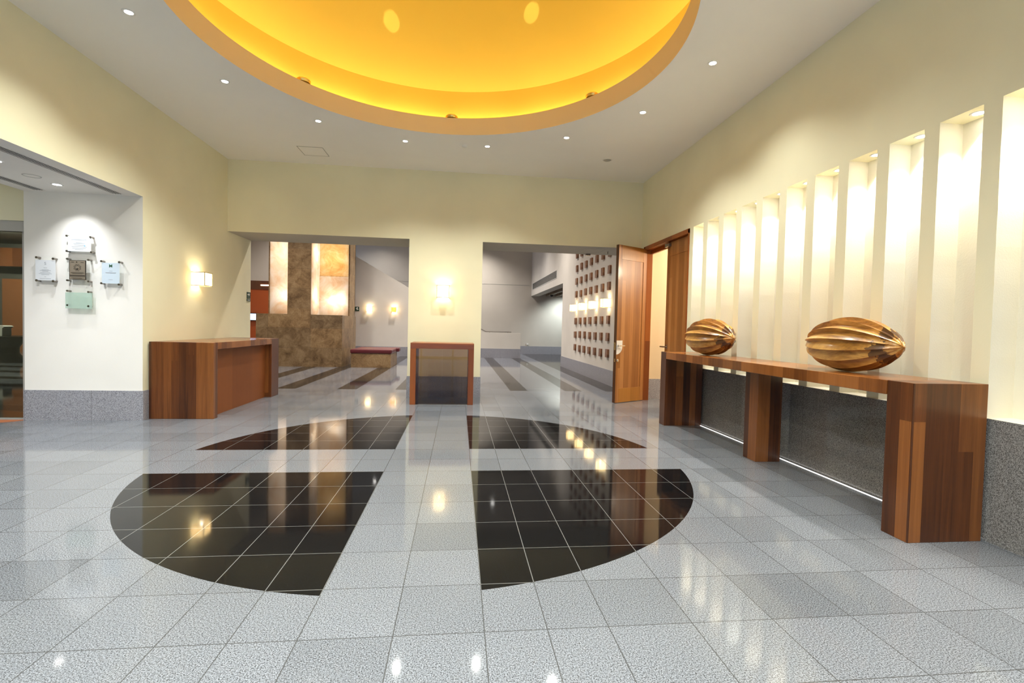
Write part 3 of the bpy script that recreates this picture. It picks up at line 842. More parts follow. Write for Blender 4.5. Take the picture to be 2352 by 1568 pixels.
def plaques():
    YW = YP
    def standoffs(t, pts, r=0.011, L=0.055):
        for (x, z) in pts:
            MB().cyl((x, YW, z), r, -L, 'y', 14).cyl((x, YW - L, z), r * 1.15, -0.006, 'y', 14).build('standoff', 'nickel', t)
    def lines(t, xc, z_list, y, h=0.005, mat='ink'):
        m = MB()
        for z, w in z_list:
            m.box(xc - w / 2, xc + w / 2, y - 0.0008, y, z - h / 2, z + h / 2)
        m.build('printed_lines', mat, t)
    def letter(t, ch, x, y, z, size, mat):
        cu = bpy.data.curves.new('letter', 'FONT'); cu.body = ch; cu.size = size; cu.align_x = 'CENTER'; cu.extrude = 0.0008
        cu.offset = size * 0.012 if ch == 'M' else -size * 0.004
        cu.materials.append(MAT[mat])
        tmp = bpy.data.objects.new('letter_outline', cu); col.objects.link(tmp)
        me = bpy.data.meshes.new_from_object(tmp); bpy.data.objects.remove(tmp)
        o = bpy.data.objects.new('printed_letter', me); col.objects.link(o); o.parent = t
        w = t.parent.location if t.parent else Vector((0, 0, 0))
        o.location = Vector((x, y, z)) - Vector(t.location) - Vector(w); o.rotation_euler = (math.pi / 2, 0, 0)
    # top, landscape
    t = thing('glass_plaque', 'topmost glass plaque on the white pier holding a landscape sheet of paper', 'plaque', (-4.63, YW, 2.2), 'glass plaques on the white pier')
    yg = YW - 0.055
    box(-4.79, -4.47, yg - 0.006, yg, 2.185, 2.415).build('glass_sheet', 'clear', t)
    p = box(-4.765, -4.490, yg + 0.002, yg + 0.004, 2.20, 2.395).build('paper_sheet', 'paper', t)
    lines(p, -4.63, [(2.355, 0.17), (2.345, 0.19), (2.31, 0.08), (2.30, 0.14), (2.28, 0.12), (2.26, 0.18), (2.24, 0.16), (2.225, 0.10)], yg + 0.002, 0.004)
    MB().cyl((-4.565, yg + 0.0012, 2.275), 0.009, 0.0008, 'y', 14).build('blue_seal', 'blueink', p)
    standoffs(t, [(-4.775, 2.395), (-4.495, 2.39), (-4.775, 2.20), (-4.485, 2.195)])
    # left, portrait with an S
    t = thing('glass_plaque', 'left glass plaque on the white pier with a white sheet headed S', 'plaque', (-5.03, YW, 1.8), 'glass plaques on the white pier')
    box(-5.150, -4.905, yg - 0.006, yg, 1.80, 2.125).build('glass_sheet', 'clear', t)
    p = box(-5.145, -4.910, yg + 0.002, yg + 0.004, 1.815, 2.075).build('paper_sheet', 'paper', t)
    lines(p, -5.03, [(1.975, 0.04), (1.950, 0.08), (1.942, 0.13), (1.930, 0.07), (1.915, 0.12), (1.90, 0.15), (1.888, 0.09), (1.86, 0.02), (1.838, 0.13)], yg + 0.002, 0.004)
    letter(p, 'S', -5.03, yg + 0.0012, 2.015, 0.05, 'ink')
    standoffs(t, [(-5.130, 2.105), (-4.935, 2.095), (-5.130, 1.812), (-4.935, 1.808)], 0.013)
    # centre, bronze plaque on glass
    t = thing('bronze_plaque', 'bronze plaque with a radiating emblem on clear glass, centre of the white pier', 'plaque', (-4.635, YW, 1.8), 'glass plaques on the white pier')
    box(-4.785, -4.485, yg - 0.006, yg, 1.775, 2.12).build('glass_sheet', 'clear', t)
    p = box(-4.735, -4.540, yg - 0.018, yg - 0.007, 1.835, 2.085).build('bronze_plate', 'plaquedark', t)
    y2 = yg - 0.018
    box(-4.728, -4.547, y2 - 0.001, y2, 1.842, 2.078).build('bronze_face', 'plaquebronze', p)
    m = MB()
    cx, cz = -4.6375, 1.99
    for i in range(16):
        a = 2 * math.pi * i / 16
        for r0, r1, wd in ((0.022, 0.034, 0.003), (0.036, 0.047 if i % 2 else 0.042, 0.0045)):
            c, s = math.cos(a), math.sin(a)
            pts = [(cx + c * r0 - s * wd * .5, cz + s * r0 + c * wd * .5), (cx + c * r1 - s * wd, cz + s * r1 + c * wd), (cx + c * r1 + s * wd, cz + s * r1 - c * wd), (cx + c * r0 + s * wd * .5, cz + s * r0 - c * wd * .5)]
            m.prism(pts, 'y', y2 - 0.002, y2 - 0.001)
    m.build('raised_emblem', 'plaquedark', p)
    m = MB()
    m.prism([(cx - 0.02, cz - 0.015), (cx + 0.014, cz - 0.004), (cx + 0.004, cz - 0.03), (cx - 0.012, cz - 0.028)], 'y', y2 - 0.002, y2 - 0.001)
    m.build('raised_figure', 'plaquedark', p)
    m = MB()
    for z, w in ((1.928, 0.15), (1.919, 0.16), (1.910, 0.12), (1.858, 0.15), (1.852, 0.11)):
        m.box(cx - w / 2, cx + w / 2, y2 - 0.002, y2 - 0.001, z - 0.002, z + 0.002)
    m.box(cx - 0.088, cx + 0.088, y2 - 0.002, y2 - 0.001, 1.876, 1.884).box(cx - 0.088, cx + 0.088, y2 - 0.002, y2 - 0.001, 1.887, 1.895)
    m.box(cx - 0.075, cx - 0.04, y2 - 0.002, y2 - 0.001, 2.056, 2.062).box(cx + 0.038, cx + 0.076, y2 - 0.002, y2 - 0.001, 2.054, 2.060)
    m.build('raised_lettering', 'plaquedark', p)
    MB().cyl((cx - 0.008, y2 - 0.001, 2.06), 0.008, -0.001, 'y', 12).build('raised_seal', 'plaquedark', p)
    standoffs(t, [(-4.77, 2.10), (-4.52, 2.095), (-4.77, 1.825), (-4.52, 1.818)])
    # right, portrait with an M
    t = thing('glass_plaque', 'right glass plaque on the white pier with a bluish sheet headed by a green M', 'plaque', (-4.25, YW, 1.8), 'glass plaques on the white pier')
    box(-4.372, -4.125, yg - 0.006, yg, 1.790, 2.105).build('glass_sheet', 'clear', t)
    p = box(-4.362, -4.150, yg + 0.002, yg + 0.004, 1.800, 2.068).build('paper_sheet', 'paperblue', t)
    lines(p, -4.255, [(1.960, 0.04), (1.940, 0.13), (1.936, 0.12), (1.85, 0.05)], yg + 0.002, 0.004)
    letter(p, 'M', -4.255, yg + 0.0012, 2.010, 0.055, 'greenink')
    standoffs(t, [(-4.365, 2.085), (-4.150, 2.080), (-4.365, 1.800), (-4.155, 1.790)], 0.012)
    # bottom, empty green glass
    t = thing('glass_plaque', 'empty green frosted glass plaque at the bottom of the cluster on the white pier', 'plaque', (-4.63, YW, 1.45), 'glass plaques on the white pier')
    box(-4.79, -4.475, yg - 0.006, yg, 1.465, 1.670).build('glass_sheet', 'frost', t)
    box(-4.79, -4.475, yg - 0.006, yg, 1.670, 1.725).build('glass_edge', 'clear', t)
    standoffs(t, [(-4.77, 1.69), (-4.52, 1.682), (-4.77, 1.505), (-4.52, 1.498)])
plaques()

# ------------------------------------------------------------------ sconces
def sconce(loc, face, label, group, amber=False, power=None, w=0.20, h=0.205, d=0.19):
    """loc: point on the wall, bottom centre; face: unit direction out of the wall, x or y"""
    t = thing('wall_sconce', label, 'wall lamp', loc, group)
    fx, fy = face
    def B(u0, u1, o0, o1, z0, z1, mb=None):
        mb = mb or MB()
        # u along the wall, o out of the wall
        if fy:
            mb.box(loc[0] + u0, loc[0] + u1, min(loc[1] + fy * o0, loc[1] + fy * o1), max(loc[1] + fy * o0, loc[1] + fy * o1), loc[2] + z0, loc[2] + z1)
        else:
            mb.box(min(loc[0] + fx * o0, loc[0] + fx * o1), max(loc[0] + fx * o0, loc[0] + fx * o1), loc[1] + u0, loc[1] + u1, loc[2] + z0, loc[2] + z1)
        return mb
    p = 'onyxamber' if amber else 'onyxlamp'
    B(-w / 2 + 0.006, w / 2 - 0.006, d - 0.010, d - 0.002, 0.008, h - 0.008).build('front_panel', p, t)
    q = 'onyxlamp'
    B(-w / 2 + 0.002, -w / 2 + 0.010, 0.012, d - 0.012, 0.008, h - 0.008).build('side_panel', q, t)
    B(w / 2 - 0.010, w / 2 - 0.002, 0.012, d - 0.012, 0.008, h - 0.008).build('side_panel', q, t)
    m = MB()
    r = 0.005
    for z in (0.0, h):
        B(-w / 2 - r, w / 2 + r, d - r, d + r, z - r, z + r, m)
        B(-w / 2 - r, -w / 2 + r, 0.0, d, z - r, z + r, m); B(w / 2 - r, w / 2 + r, 0.0, d, z - r, z + r, m)
    for u in (-w / 2, w / 2):
        B(u - r, u + r, d - r, d + r, 0, h, m)
    m.build('frame', 'brass', t)
    B(-0.05, 0.05, 0.0, 0.012, 0.03, h - 0.03).build('backplate', 'brass', t)
    c = Vector(loc) + Vector((fx * d * 0.56, fy * d * 0.56, h * 0.5))
    MB().cyl((c.x, c.y, loc[2] + 0.01), 0.014, 0.035, 'z', 14).build('bulb', 'bulb', t)
    lamp('POINT', 'sconce_light', (c.x, c.y, c.z + 0.02), power or L_SCONCE, (1.0, 0.95, 0.76), size=0.045)
    return t
sconce((XL, 8.22, 1.895), (1, 0), 'square onyx wall sconce on the left wall above the wooden counter', None, power=L_SCONCE * 1.6, w=0.23, h=0.205, d=0.195)
sconce((-0.045, YB, 1.875), (0, -1), 'square onyx wall sconce on the cream pier above the small wooden table', None, power=L_SCONCE * 1.8, w=0.225, h=0.225, d=0.17)

# ------------------------------------------------------------------ furniture
def counter():
    x0, x1, y0, y1, zt = XL + 0.015, -3.06, 7.035, 9.44, 1.047
    t = thing('reception_counter', 'long walnut reception counter standing against the left wall', 'counter', ((x0 + x1) / 2, (y0 + y1) / 2, 0))
    box(x0, x1, y0, y0 + 0.11, 0.0, zt).build('side_panel', 'wood', t, bevel=0.003)
    box(x0, x1, y1 - 0.34, y1, 0.0, zt).build('side_panel', 'wood', t, bevel=0.003)
    box(x0, x1, y0 + 0.11, y1 - 0.34, zt - 0.095, zt).build('countertop', 'woodtop', t, bevel=0.003)
    box(x0 + 0.1, x1 - 0.115, y0 + 0.11, y1 - 0.34, 0.0, zt - 0.095).build('front_panel', 'woodflat', t)
counter()

def podium():
    x0, x1, y0, y1, zt = -0.548, 0.526, 8.35, 8.95, 1.053
    t = thing('pedestal_table', 'small walnut frame table with smoked glass standing before the cream pier', 'table', (0, 8.6, 0))
    a = 0.095
    box(x0, x0 + a, y0, y1, 0, zt - 0.098).build('leg', 'woodframe', t, bevel=0.002)
    box(x1 - a, x1, y0, y1, 0, zt - 0.098).build('leg', 'woodframe', t, bevel=0.002)
    box(x0, x1, y0, y1, zt - 0.098, zt).build('tabletop', wood('teak_top', (0.15, 0.034, 0.004), (0.26, 0.064, 0.007), (0.35, 0.10, 0.012), W=(0, 1, 1), G=(1.2, 30, 30), plank=5.0), t, bevel=0.002)
    box(x0 + a, -0.0102, y0 + 0.022, y0 + 0.032, 0.012, zt - 0.098).build('glass_panel', 'smoke', t)
    box(-0.0098, x1 - a, y0 + 0.022, y0 + 0.032, 0.012, zt - 0.098).build('glass_panel', 'smoke', t)
podium()

def console():
    zt = 1.052
    t = thing('console_table', 'very long walnut console table on three block legs below the lit niches', 'table', (3.5, 4.8, 0))
    xf = 3.20; xb = 3.755
    box(xf, xb, 6.63, 6.80, 0, zt).build('leg', 'wood', t, bevel=0.003)
    box(xf + 0.01, xb, 2.845, 3.045, 0, zt).build('leg', 'wood', t, bevel=0.003)
    box(3.385, 3.66, 4.76, 4.985, 0, zt - 0.098).build('leg', 'wood', t, bevel=0.003)
    box(xf, xb, 3.045, 6.63, zt - 0.098, zt).build('tabletop', 'woodtop', t, bevel=0.003)
console()

def pod(loc, L, H, label, seed, yaw=0.0, ridges=15):
    """elongated ribbed seed pod lying on its side, long axis along Y, pointed end towards -Y"""
    nu, per = 72, 12
    nv = ridges * per
    rnd = random.Random(seed)
    ph = rnd.uniform(0, 1)
    wob = [rnd.uniform(-0.02, 0.02) for _ in range(ridges)]
    V = []; F = []
    def prof(t):   # sharp crest, steep on one side and gently hollowed on the other
        if t < 0.22:
            return 1 - 0.18 * math.sin(t / 0.22 * math.pi / 2) ** 0.8
        s = (t - 0.22) / 0.78
        return 0.82 + 0.18 * s ** 1.25
    for i in range(nu + 1):
        u = i / nu
        y = -L / 2 + L * u
        q = 2 * u - 1
        # blunt at the far end, drawn out to a point at the near one
        r = (1 - abs(q) ** 2.15) ** 0.60 if q > 0 else (1 - abs(q) ** 1.85) ** 0.70
        r = max(r, 0.0)
        for j in range(nv):
            a = 2 * math.pi * (j + ph) / nv
            k = j // per; tt = (j % per) / per
            p = prof(tt)
            depth = min(1.0, 0.5 + 1.2 * r)
            rr = r * (1 + (p - 1) * depth * 1.15) * (1 + wob[k] * math.sin(math.pi * tt))
            V.append((math.cos(a) * rr * H / 2, y + 0.004 * math.sin(7 * a), math.sin(a) * rr * H / 2))
    for i in range(nu):
        for j in range(nv):
            j2 = (j + 1) % nv
            F.append((i * nv + j, i * nv + j2, (i + 1) * nv + j2, (i + 1) * nv + j))
    F.append(tuple(reversed(range(nv)))); F.append(tuple(nu * nv + j for j in range(nv)))
    me = bpy.data.meshes.new('carved_pod'); me.from_pydata(V, [], F); me.materials.append(MAT['woodpod'])
    me.polygons.foreach_set('use_smooth', [True] * len(me.polygons))
    me.update()
    # keep the crests crisp
    import bmesh
    bm = bmesh.new(); bm.from_mesh(me)
    bmesh.ops.remove_doubles(bm, verts=bm.verts, dist=1e-5)
    bmesh.ops.recalc_face_normals(bm, faces=bm.faces)
    for e in bm.edges:
        if len(e.link_faces) == 2 and e.calc_face_angle(0) > math.radians(28): e.smooth = False
    bm.to_mesh(me); bm.free()
    o = bpy.data.objects.new('carved_pod', me); col.objects.link(o)
    zmin = min(v.co.z for v in me.vertices)
    o.location = (loc[0], loc[1], loc[2] - zmin)
    o.rotation_euler = (0, 0, yaw)
    tag(o, label, 'sculpture')
pod((3.50, 3.70, 1.0525), 0.95, 0.455, 'larger ribbed carved wooden pod on the near half of the console', 4, yaw=0.0)
pod((3.47, 5.93, 1.0525), 0.92, 0.475, 'smaller looking ribbed carved wooden pod on the far end of the console', 11, yaw=0.1)

# ------------------------------------------------------------------ the hall beyond
def hall():
    ZHC = 6.0
    # floor-to-ceiling shell
    struct(box(-8.2, 8.2, YB2, 25.2, ZHC, ZHC + 0.1).build('ceiling_hall', 'hallw'))
    m = MB()
    m.prism([(-7.66, YB2 - 0.01), (-7.92, 20.2), (-8.15, 20.2), (-7.80, YB2 - 0.01)], 'z', 0, ZHC)
    m.box(-7.75, XA, YB2 - 0.2, YB2, 0, ZHC)
    struct(m.build('wall_hall_left', 'hallw'))
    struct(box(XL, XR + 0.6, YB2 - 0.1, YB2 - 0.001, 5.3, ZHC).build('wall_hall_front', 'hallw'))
    # left end: grey wall, dark beam, orange panelling
    struct(box(-7.9, -4.3, 20.0, 20.2, 2.93, ZHC).build('wall_hall_end', 'hallw'))
    struct(box(-7.9, -4.3, 19.98, 20.2, 2.60, 2.93).build('trim_3', 'beam'), 'dark brown beam over the orange panelling')
    struct(box(-7.9, -4.3, 20.0, 20.2, 0, 2.60).build('wall_hall_orange', 'orange'), 'orange panelled wall behind the stone tower')
    o = box(-7.45, -6.9, 19.96, 19.98, 2.74, 2.78).build('strip_lamp', emit('strip_lamp_glass', (1, 0.85, 0.6), 3.0))
    tag(o, 'short glowing strip lamp on the dark beam behind the stone tower', 'lamp')
    t = thing('wall_monitor', 'small glowing monitor against the orange panelling left of the stone tower', 'monitor', (-7.73, 19.95, 1.35))
    box(-7.89, -7.55, 19.93, 20.0, 1.37, 1.67).build('monitor_case', 'black', t)
    box(-7.87, -7.57, 19.925, 19.93, 1.40, 1.64).build('screen', 'screen', t)
    # stair wall: a parapet that climbs to the left
    zt = 1.09
    xs = 1.38
    poly = [(-7.9, 0.4), (2.96, 0.4), (2.96, zt), (xs, zt), (-7.35, ZHC), (-7.9, ZHC)]
    struct(MB().prism(poly, 'y', 21.15, 21.35).build('wall_stair', 'hallw'), 'pale stair wall whose top climbs to the left')
    struct(MB().box(-7.9, 2.97, 21.13, 21.36, 0, 0.4).build('baseboard_stair', 'plinth'))
    # handrail on the parapet
    t = thing('handrail', 'dark handrail along the low stair wall seen through the right opening', 'handrail', (1.9, 21.25, zt))
    MB().tube([(0.2, 21.2, zt + 0.055 + (xs - 0.2) * 0.5625), (1.15, 21.2, zt + 0.055 + 0.23 * 0.5625), (xs + 0.05, 21.2, zt + 0.045), (2.55, 21.2, zt + 0.045)], 0.022).build('rail', 'nickel', t)
    for x in (0.9, 1.6, 2.4):
        zz = zt + max(0, (xs - x) * 0.5625)
        MB().cyl((x, 21.2, zz - 0.01), 0.01, 0.06, 'z', 10).build('rail_bracket', 'nickel', t)
    # far wall with a thin seam, and its plinth
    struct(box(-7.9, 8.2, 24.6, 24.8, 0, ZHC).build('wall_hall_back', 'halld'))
    struct(box(-7.9, 8.2, 24.58, 24.6, 0, 0.4).build('baseboard_hall_back', 'plinth'))
    struct(box(-7.9, 3.8, 24.592, 24.6, 3.49, 3.51).build('trim_4', 'greymetal'), 'thin seam line across the far wall')
    o = box(3.72, 3.80, 24.55, 24.58, 0.47, 0.55).build('wall_socket', 'whitemetal')
    tag(o, 'small white wall socket just above the far granite plinth', 'socket')
    # right wall of the hall, opening at its far end
    YO = 17.0
    mb = MB()
    mb.box(XH, XH + 0.4, YB2, YO, 0.37, ZHC)
    mb.box(XH, XH + 0.4, YO, 24.6, 2.955, ZHC)
    struct(mb.build('wall_hall_right', 'hallw'), 'pale hall wall with wooden blocks and sconces')
    struct(box(XH - 0.012, XH + 0.4, YB2 + 0.011, YO + 0.01, 0, 0.372).build('baseboard_hall_right', 'plinth'))
    # side passage
    struct(box(8.0, 8.2, 16, 24.6, 0, 3.4).build('wall_passage_side', 'hallw'))
    struct(box(XH + 0.4, 8.2, 16.8, 17.0, 0, 3.4).build('wall_passage_front', 'hallw'))
    m = MB().box(XH + 0.35, 8.2, 16.8, 24.6, 3.15, 3.25)
    for i in range(8):
        x = XH + 0.75 + i * 0.5
        m.box(x, x + 0.13, 17.0, 24.6, 2.97, 3.15)
    struct(m.build('ceiling_passage', 'joist'))
    lamp('SPOT', 'passage_light', (5.75, 23.3, 2.9), 85, (0.90, 1.0, 1.0), target=(5.6, 24.6, 1.0), size=0.1, spot=120, blend=0.8)
    lamp('SPOT', 'passage_light', (5.9, 20.3, 2.9), 40, (0.90, 1.0, 1.0), rot=(0, 0, 0), size=0.1, spot=140, blend=0.8)
    t = thing('security_camera', 'tiny dark dome camera under the passage joists', 'camera', (4.42, 23.0, 2.95))
    MB().revolve([(1e-4, -0.09), (0.05, -0.07), (0.07, -0.02), (0.07, 0.02), (1e-4, 0.02)], (4.72, 23.4, 2.95), 20).build('camera_dome', 'black', t)
    # grille
    t = thing('air_grille', 'long louvred air grille high on the hall wall above the passage', 'air vent', (XH, 21.2, 3.25))
    y0, y1, z0, z1 = 18.1, 24.2, 3.235, 3.555
    m = MB()
    x = XH
    for a, b, c, d in ((y0, y1, z0, z0 + 0.02), (y0, y1, z1 - 0.015, z1), (y0, y0 + 0.03, z0, z1), (y1 - 0.03, y1, z0, z1)):
        m.box(x - 0.012, x, a, b, c, d)
    m.build('grille_frame', 'whitemetal', t)
    box(x - 0.002, x - 0.0005, y0 + 0.03, y1 - 0.03, z0 + 0.02, z1 - 0.015).build('grille_backing', 'slot', t)
    m = MB()
    for i in range(8):
        z = z0 + 0.038 + i * 0.034
        m.prism([(x - 0.012, z - 0.004), (x - 0.003, z + 0.008), (x - 0.003, z + 0.012), (x - 0.012, z + 0.0)], 'y', y0 + 0.03, y1 - 0.03)
    m.build('louvres', 'greymetal', t)
    # wooden blocks, seven columns by rows, with sconces between the rows
    zs = [0.765, 1.173, 1.585, 2.412, 2.815, 3.222, 3.628, 4.03]
    rown = ['lowest row', 'second row from the bottom', 'row just below the sconces', 'row just above the sconces', 'second row above the sconces', 'third row above the sconces', 'fourth row above the sconces', 'topmost row']
    coln = ['nearest the open door', 'second column from the door', 'third column from the door', 'fourth column, the middle one', 'fifth column from the door', 'sixth column from the door', 'in the column farthest from the door']
    first = None
    rnd = random.Random(5)
    for j, z in enumerate(zs):
        for i in range(7):
            y = 11.555 + 0.553 * i
            lab = 'brown wooden wall block, %s, %s' % (rown[j], coln[i])
            loc = (XH, y + rnd.uniform(-0.008, 0.008), z + rnd.uniform(-0.008, 0.008))
            if first is None:
                m = MB()
                m.box(XH - 0.055, XH, y - 0.085, y + 0.085, z - 0.1, z + 0.1)
                first = m.build('wooden_block', 'block', origin=(XH, y, z), bevel=0.004)
                tag(first, lab, 'wall block', 'wooden blocks on the hall wall')
                first.location = loc
                o = first
            else:
                o = first.copy(); col.objects.link(o); o.location = loc; o['label'] = lab
            o.rotation_euler = (rnd.uniform(-0.02, 0.02), rnd.uniform(-0.02, 0.02), rnd.uniform(-0.05, 0.05))
            o.location.x += 0.006
    for n, i in enumerate((0, 2, 4, 6)):
        y = 11.555 + 0.553 * i
        sconce((XH, y, 1.89), (-1, 0), 'onyx wall sconce among the wooden blocks, ' + ['nearest the open door', 'second from the open door', 'third from the open door', 'farthest from the open door'][n], 'sconces on the block wall', w=0.20, h=0.21, d=0.20, power=L_SCONCE * (1.2, 0.8, 0.7, 0.6)[n])
    sconce((-3.52, 21.15, 1.87), (0, -1), 'pale onyx sconce on the stair wall beside the small sign', 'sconces on the stair wall', power=L_SCONCE * 1.4)
    sconce((-2.48, 21.15, 1.87), (0, -1), 'amber fronted sconce on the stair wall above the bench', 'sconces on the stair wall', amber=True, power=L_SCONCE * 1.6)
    # small signs
    t = thing('wall_sign', 'small dark sign with a white figure on the stair wall beside the stone tower', 'sign', (-4.03, 21.15, 1.9))
    box(-4.12, -3.94, 21.135, 21.15, 1.88, 2.06).build('sign_plate', 'signgreen', t)
    MB().prism([(-4.05, 1.93), (-3.97, 1.93), (-3.97, 1.96), (-4.01, 1.97), (-3.98, 2.02), (-4.02, 2.04), (-4.06, 2.0), (-4.08, 1.98), (-4.04, 1.96)], 'y', 21.132, 21.135).build('sign_symbol', 'signwhite', t)
    t = thing('exit_sign', 'small dark green sign with a white arrow on the left wall beside the opening', 'sign', (XL, 10.17, 1.8))
    box(XL, XL + 0.008, 10.09, 10.25, 1.80, 1.925).build('sign_plate', 'signgreen', t)
    xx = XL + 0.008
    m = MB().prism([(10.11, 1.868), (10.17, 1.868), (10.17, 1.845), (10.215, 1.877), (10.17, 1.909), (10.17, 1.886), (10.11, 1.886)], 'x', xx, xx + 0.001)
    m.build('arrow', 'signwhite', t)
    box(XL, XL + 0.008, 10.09, 10.25, 1.745, 1.790).build('sign_caption_plate', 'signgreen', t)
    box(xx, xx + 0.001, 10.11, 10.23, 1.761, 1.773).build('sign_caption', 'signwhite', t)
    # soffit hatch, sprinkler and small speaker in the right opening
    t = thing('soffit_hatch', 'inspection hatch in the underside of the right opening', 'hatch', (2.93, 9.73, ZH))
    m = MB(); x0, x1, y0, y1 = 2.72, 3.16, 9.50, 9.95
    for a, b, c, d in ((x0, x1, y0, y0 + 0.008), (x0, x1, y1 - 0.008, y1), (x0, x0 + 0.008, y0, y1), (x1 - 0.008, x1, y0, y1)):
        m.box(a, b, c, d, ZH - 0.004, ZH)
    m.build('hatch_frame', 'greymetal', t)
    box(x0 + 0.01, x1 - 0.01, y0 + 0.01, y1 - 0.01, ZH - 0.003, ZH).build('hatch_cover', 'soffit', t)
    t = thing('sprinkler_head', 'small sprinkler head hanging from the underside of the right opening', 'sprinkler', (3.28, 9.80, ZH))
    MB().cyl((3.28, 9.80, ZH), 0.022, -0.006, 'z', 16).cyl((3.28, 9.80, ZH - 0.006), 0.008, -0.035, 'z', 10).cyl((3.28, 9.80, ZH - 0.045), 0.016, -0.004, 'z', 12).build('sprinkler_body', 'nickel', t)
    t = thing('spot_fitting', 'small dark fitting at the far lip of the right opening', 'light fitting', (2.97, 10.22, ZH))
    MB().box(2.92, 3.02, 10.17, 10.25, ZH - 0.035, ZH).build('fitting_body', 'nickel', t, bevel=0.005)
    # unseen hall ceiling lamps, added to brighten the hall
    first = None
    for i, (x, y, w) in enumerate(((-3.0, 12.5, 1.0), (0.5, 12.5, 1.0), (-6.0, 14.0, 0.7), (-1.5, 16.5, 1.0), (2.0, 16.5, 1.0), (-5.5, 18.5, 0.7), (-1.5, 19.5, 0.8), (1.8, 20.0, 0.8), (1.0, 23.0, 1.15), (-3.5, 23.0, 0.42))):
        names = ['front left', 'front right', 'by the left wall', 'middle left', 'middle right', 'left back', 'back left', 'back right', 'above the stairs on the right', 'above the stairs on the left']
        loc = (x, y, ZHC)
        if first is None:
            first = thing('hall_fill_downlight', 'added unseen hall ceiling downlight, ' + names[i], 'recessed light', loc, 'added hall downlights')
            MB().revolve([(0.07, -0.004), (0.09, -0.005), (0.1, 0.0), (0.07, 0.0)], loc, 24, 0, closed=True).build('trim_ring', 'whitemetal', first)
            MB().cyl((x, y, ZHC - 0.003), 0.069, 0.003, n=24).build('bulb', 'bulb', first)
        else:
            copy_thing(first, loc, 'added unseen hall ceiling downlight, ' + names[i])
        lamp('SPOT', 'hall_fill_light', (x, y, ZHC - 0.05), L_HALL * w, (1.0, 0.93, 0.86), rot=(0, 0, 0), size=0.12, spot=128, blend=1.0)
hall()

def tower():
    zt = 1.592; ZT = 5.5
    t = thing('stone_tower', 'brown travertine tower with glowing onyx panels behind the left opening', 'stone tower', (-4.5, 16.4, 0))
    x0, x1, yf, yb = -5.82, -3.30, 15.40, 17.38
    box(x0, x1, yf, yb, 0, zt).build('stone_base', 'stone', t)
    box(-4.915, -4.24, yf, yf + 0.05, zt, ZT).build('stone_column', 'stone', t)
    # wings: stone sides and back
    m = MB()
    m.box(x1 - 0.04, x1, 16.36, 17.20, zt, ZT)
    m.box(x0, x0 + 0.04, 16.36, 17.20, zt, ZT)
    m.box(x0, x1, 17.16, 17.20, zt, ZT)
    m.box(x0, x1, 16.36, 17.20, ZT, ZT + 0.04).box(-4.915, -4.24, yf, 16.4, ZT, ZT + 0.04)
    m.build('stone_sides', 'stone', t)
    box(-4.24, x1 - 0.04, 16.36, 16.385, zt, 2.86).build('onyx_panel', 'onyx', t)
    box(-4.24, x1 - 0.04, 16.36, 16.385, 2.865, ZT).build('onyx_panel', 'onyxdeep', t)
    box(x0 + 0.04, -4.915, 16.36, 16.385, zt, ZT).build('onyx_panel', 'onyx', t)
    box(-4.26, -4.24, yf + 0.05, 16.36, zt, ZT).build('onyx_panel', 'onyx', t)
    box(-4.915, -4.895, yf + 0.05, 16.36, zt, ZT).build('onyx_panel', 'onyx', t)
    for x, y, z, p in ((-3.72, 16.64, 2.1, 6.5), (-3.75, 16.90, 3.4, 8), (-5.2, 16.68, 2.25, 5.5), (-5.3, 16.9, 3.5, 9), (-4.5, 15.9, 2.2, 6), (-4.5, 15.9, 3.5, 5), (-3.75, 16.8, 4.6, 7), (-5.3, 16.8, 4.6, 7)):
        lamp('POINT', 'tower_light', (x, y, z), p, (1.0, 0.93, 0.84), size=0.10)
tower()

t = thing('upholstered_bench', 'low travertine bench with a burgundy seat pad beside the stone tower', 'bench', (-2.4, 16.2, 0))
box(-3.03, -1.83, 15.42, 16.95, 0, 0.435).build('bench_base', 'stone', t)
box(-3.055, -1.80, 15.39, 16.6, 0.435, 0.56).build('seat_pad', 'burgundy', t, bevel=0.03)
box(-3.055, -1.72, 16.62, 17.05, 0.435, 0.565).build('seat_pad', 'burgundy', t, bevel=0.03)

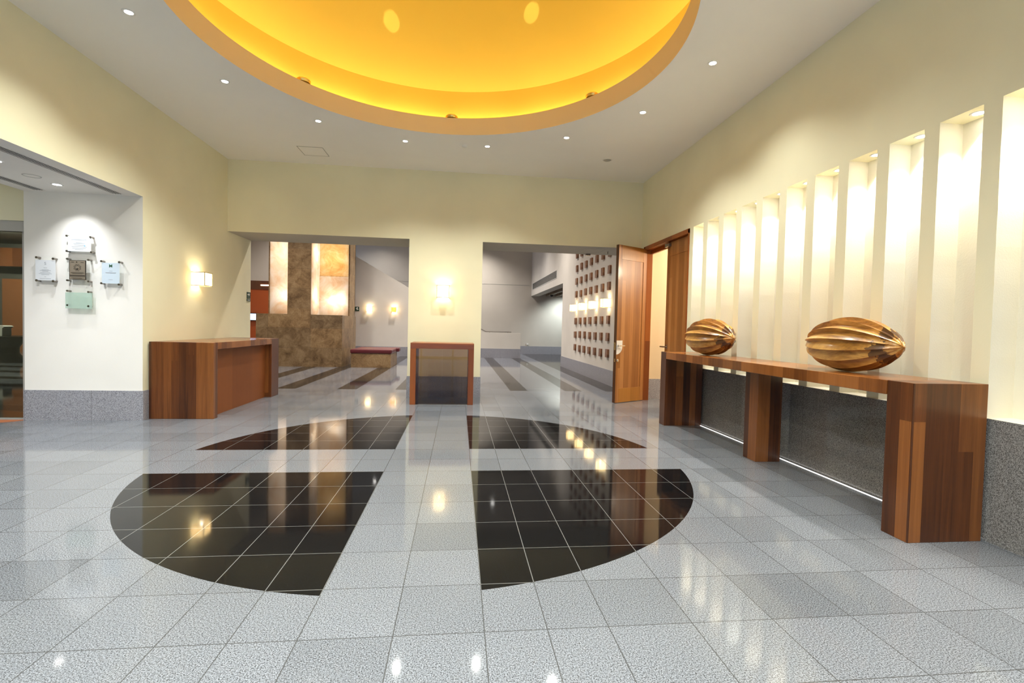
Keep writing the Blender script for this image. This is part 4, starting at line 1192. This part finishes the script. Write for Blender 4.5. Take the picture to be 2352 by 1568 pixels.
# ------------------------------------------------------------------ dark lounge beyond the glass
def lounge():
    m = MB()
    m.box(-17.0, -8.1, 20.0, 20.2, 0, 4.2)
    m.box(-17.1, -16.9, 7.0, 20.2, 0, 4.2)
    m.box(-17.0, -9.0, 6.95, 7.05, 0, 4.2)
    struct(m.build('wall_lounge', 'darkwall'))
    struct(MB().box(-17.1, XA, 7.05, YB2 - 0.2, 4.0, 4.1).box(-17.1, -7.95, YB2 - 0.2, 20.2, 4.0, 4.1).build('ceiling_lounge', 'darkwall'))
    struct(box(-16.9, -8.3, 19.2, 19.5, 3.1, 3.75).build('trim_5', 'beam'), 'dark brown beam across the lounge')
    struct(box(-16.5, -13.6, 19.9, 20.0, 0.0, 2.7).build('wall_lounge_panel', 'lounge'), 'brown panelled wall of the lounge')
    t = thing('pedestal_side_table', 'round dark pedestal table in the lounge behind the glass', 'table', (-12.85, 15.7, 0))
    MB().revolve([(1e-4, 0), (0.42, 0), (0.40, 0.03), (0.27, 0.25), (0.27, 0.42), (0.40, 0.66), (0.42, 0.70), (1e-4, 0.70)], (-12.85, 15.7, 0), 32).build('pedestal', 'black', t)
    MB().revolve([(1e-4, 0.70), (0.70, 0.70), (0.70, 0.75), (1e-4, 0.75)], (-12.85, 15.7, 0), 40, smooth=False).build('tabletop', 'black', t)
    t = thing('white_box', 'small white open box standing on the round lounge table', 'box', (-12.95, 15.55, 0.75))
    box(-13.1, -12.76, 15.45, 15.75, 0.752, 1.06).build('box_body', 'whitemetal', t, bevel=0.01)
    MB().prism([(-12.76, 1.06), (-12.70, 1.03), (-12.76, 0.98)], 'y', 15.45, 15.75).build('box_flap', 'whitemetal', t)
    lamp('SPOT', 'lounge_light', (-10.5, 12.0, 3.9), 420, (1.0, 0.93, 0.82), rot=(0, 0, 0), size=0.1, spot=100, blend=0.8)
    lamp('SPOT', 'lounge_light', (-14.0, 16.2, 3.9), 700, (1.0, 0.92, 0.80), target=(-14.6, 20.0, 1.0), size=0.1, spot=120, blend=0.8)
    lamp('SPOT', 'lounge_light', (-12.9, 14.6, 3.9), 260, (1.0, 0.93, 0.82), target=(-12.9, 15.7, 0.7), size=0.1, spot=70, blend=0.8)
lounge()

# ------------------------------------------------------------------ entrance behind the camera
def entrance():
    m = MB()
    m.box(-9.1, XR + 0.45, YR - 0.2, YR, 3.0, 4.3)
    m.box(-9.1, -2.6, YR - 0.2, YR, 0, 3.0)
    m.box(2.6, XR + 0.45, YR - 0.2, YR, 0, 3.0)
    struct(m.build('wall_front', 'cream'))
    w = bpy.data.objects.new('window_2', None); col.objects.link(w); w.location = (0, YR, 0)
    struct(w, 'glazed entrance front behind the viewer')
    f = MB()
    for x in (-2.6, -1.3, 0.0, 1.3, 2.54):
        f.box(x, x + 0.06, YR - 0.12, YR - 0.06, 0, 3.0)
    f.box(-2.6, 2.6, YR - 0.12, YR - 0.06, 2.94, 3.0).box(-2.6, 2.6, YR - 0.12, YR - 0.06, 0, 0.06)
    f.build('window_frame', 'greymetal', w)
    box(-2.6, 2.6, YR - 0.095, YR - 0.085, 0.06, 2.94).build('pane', 'clear', w)
entrance()
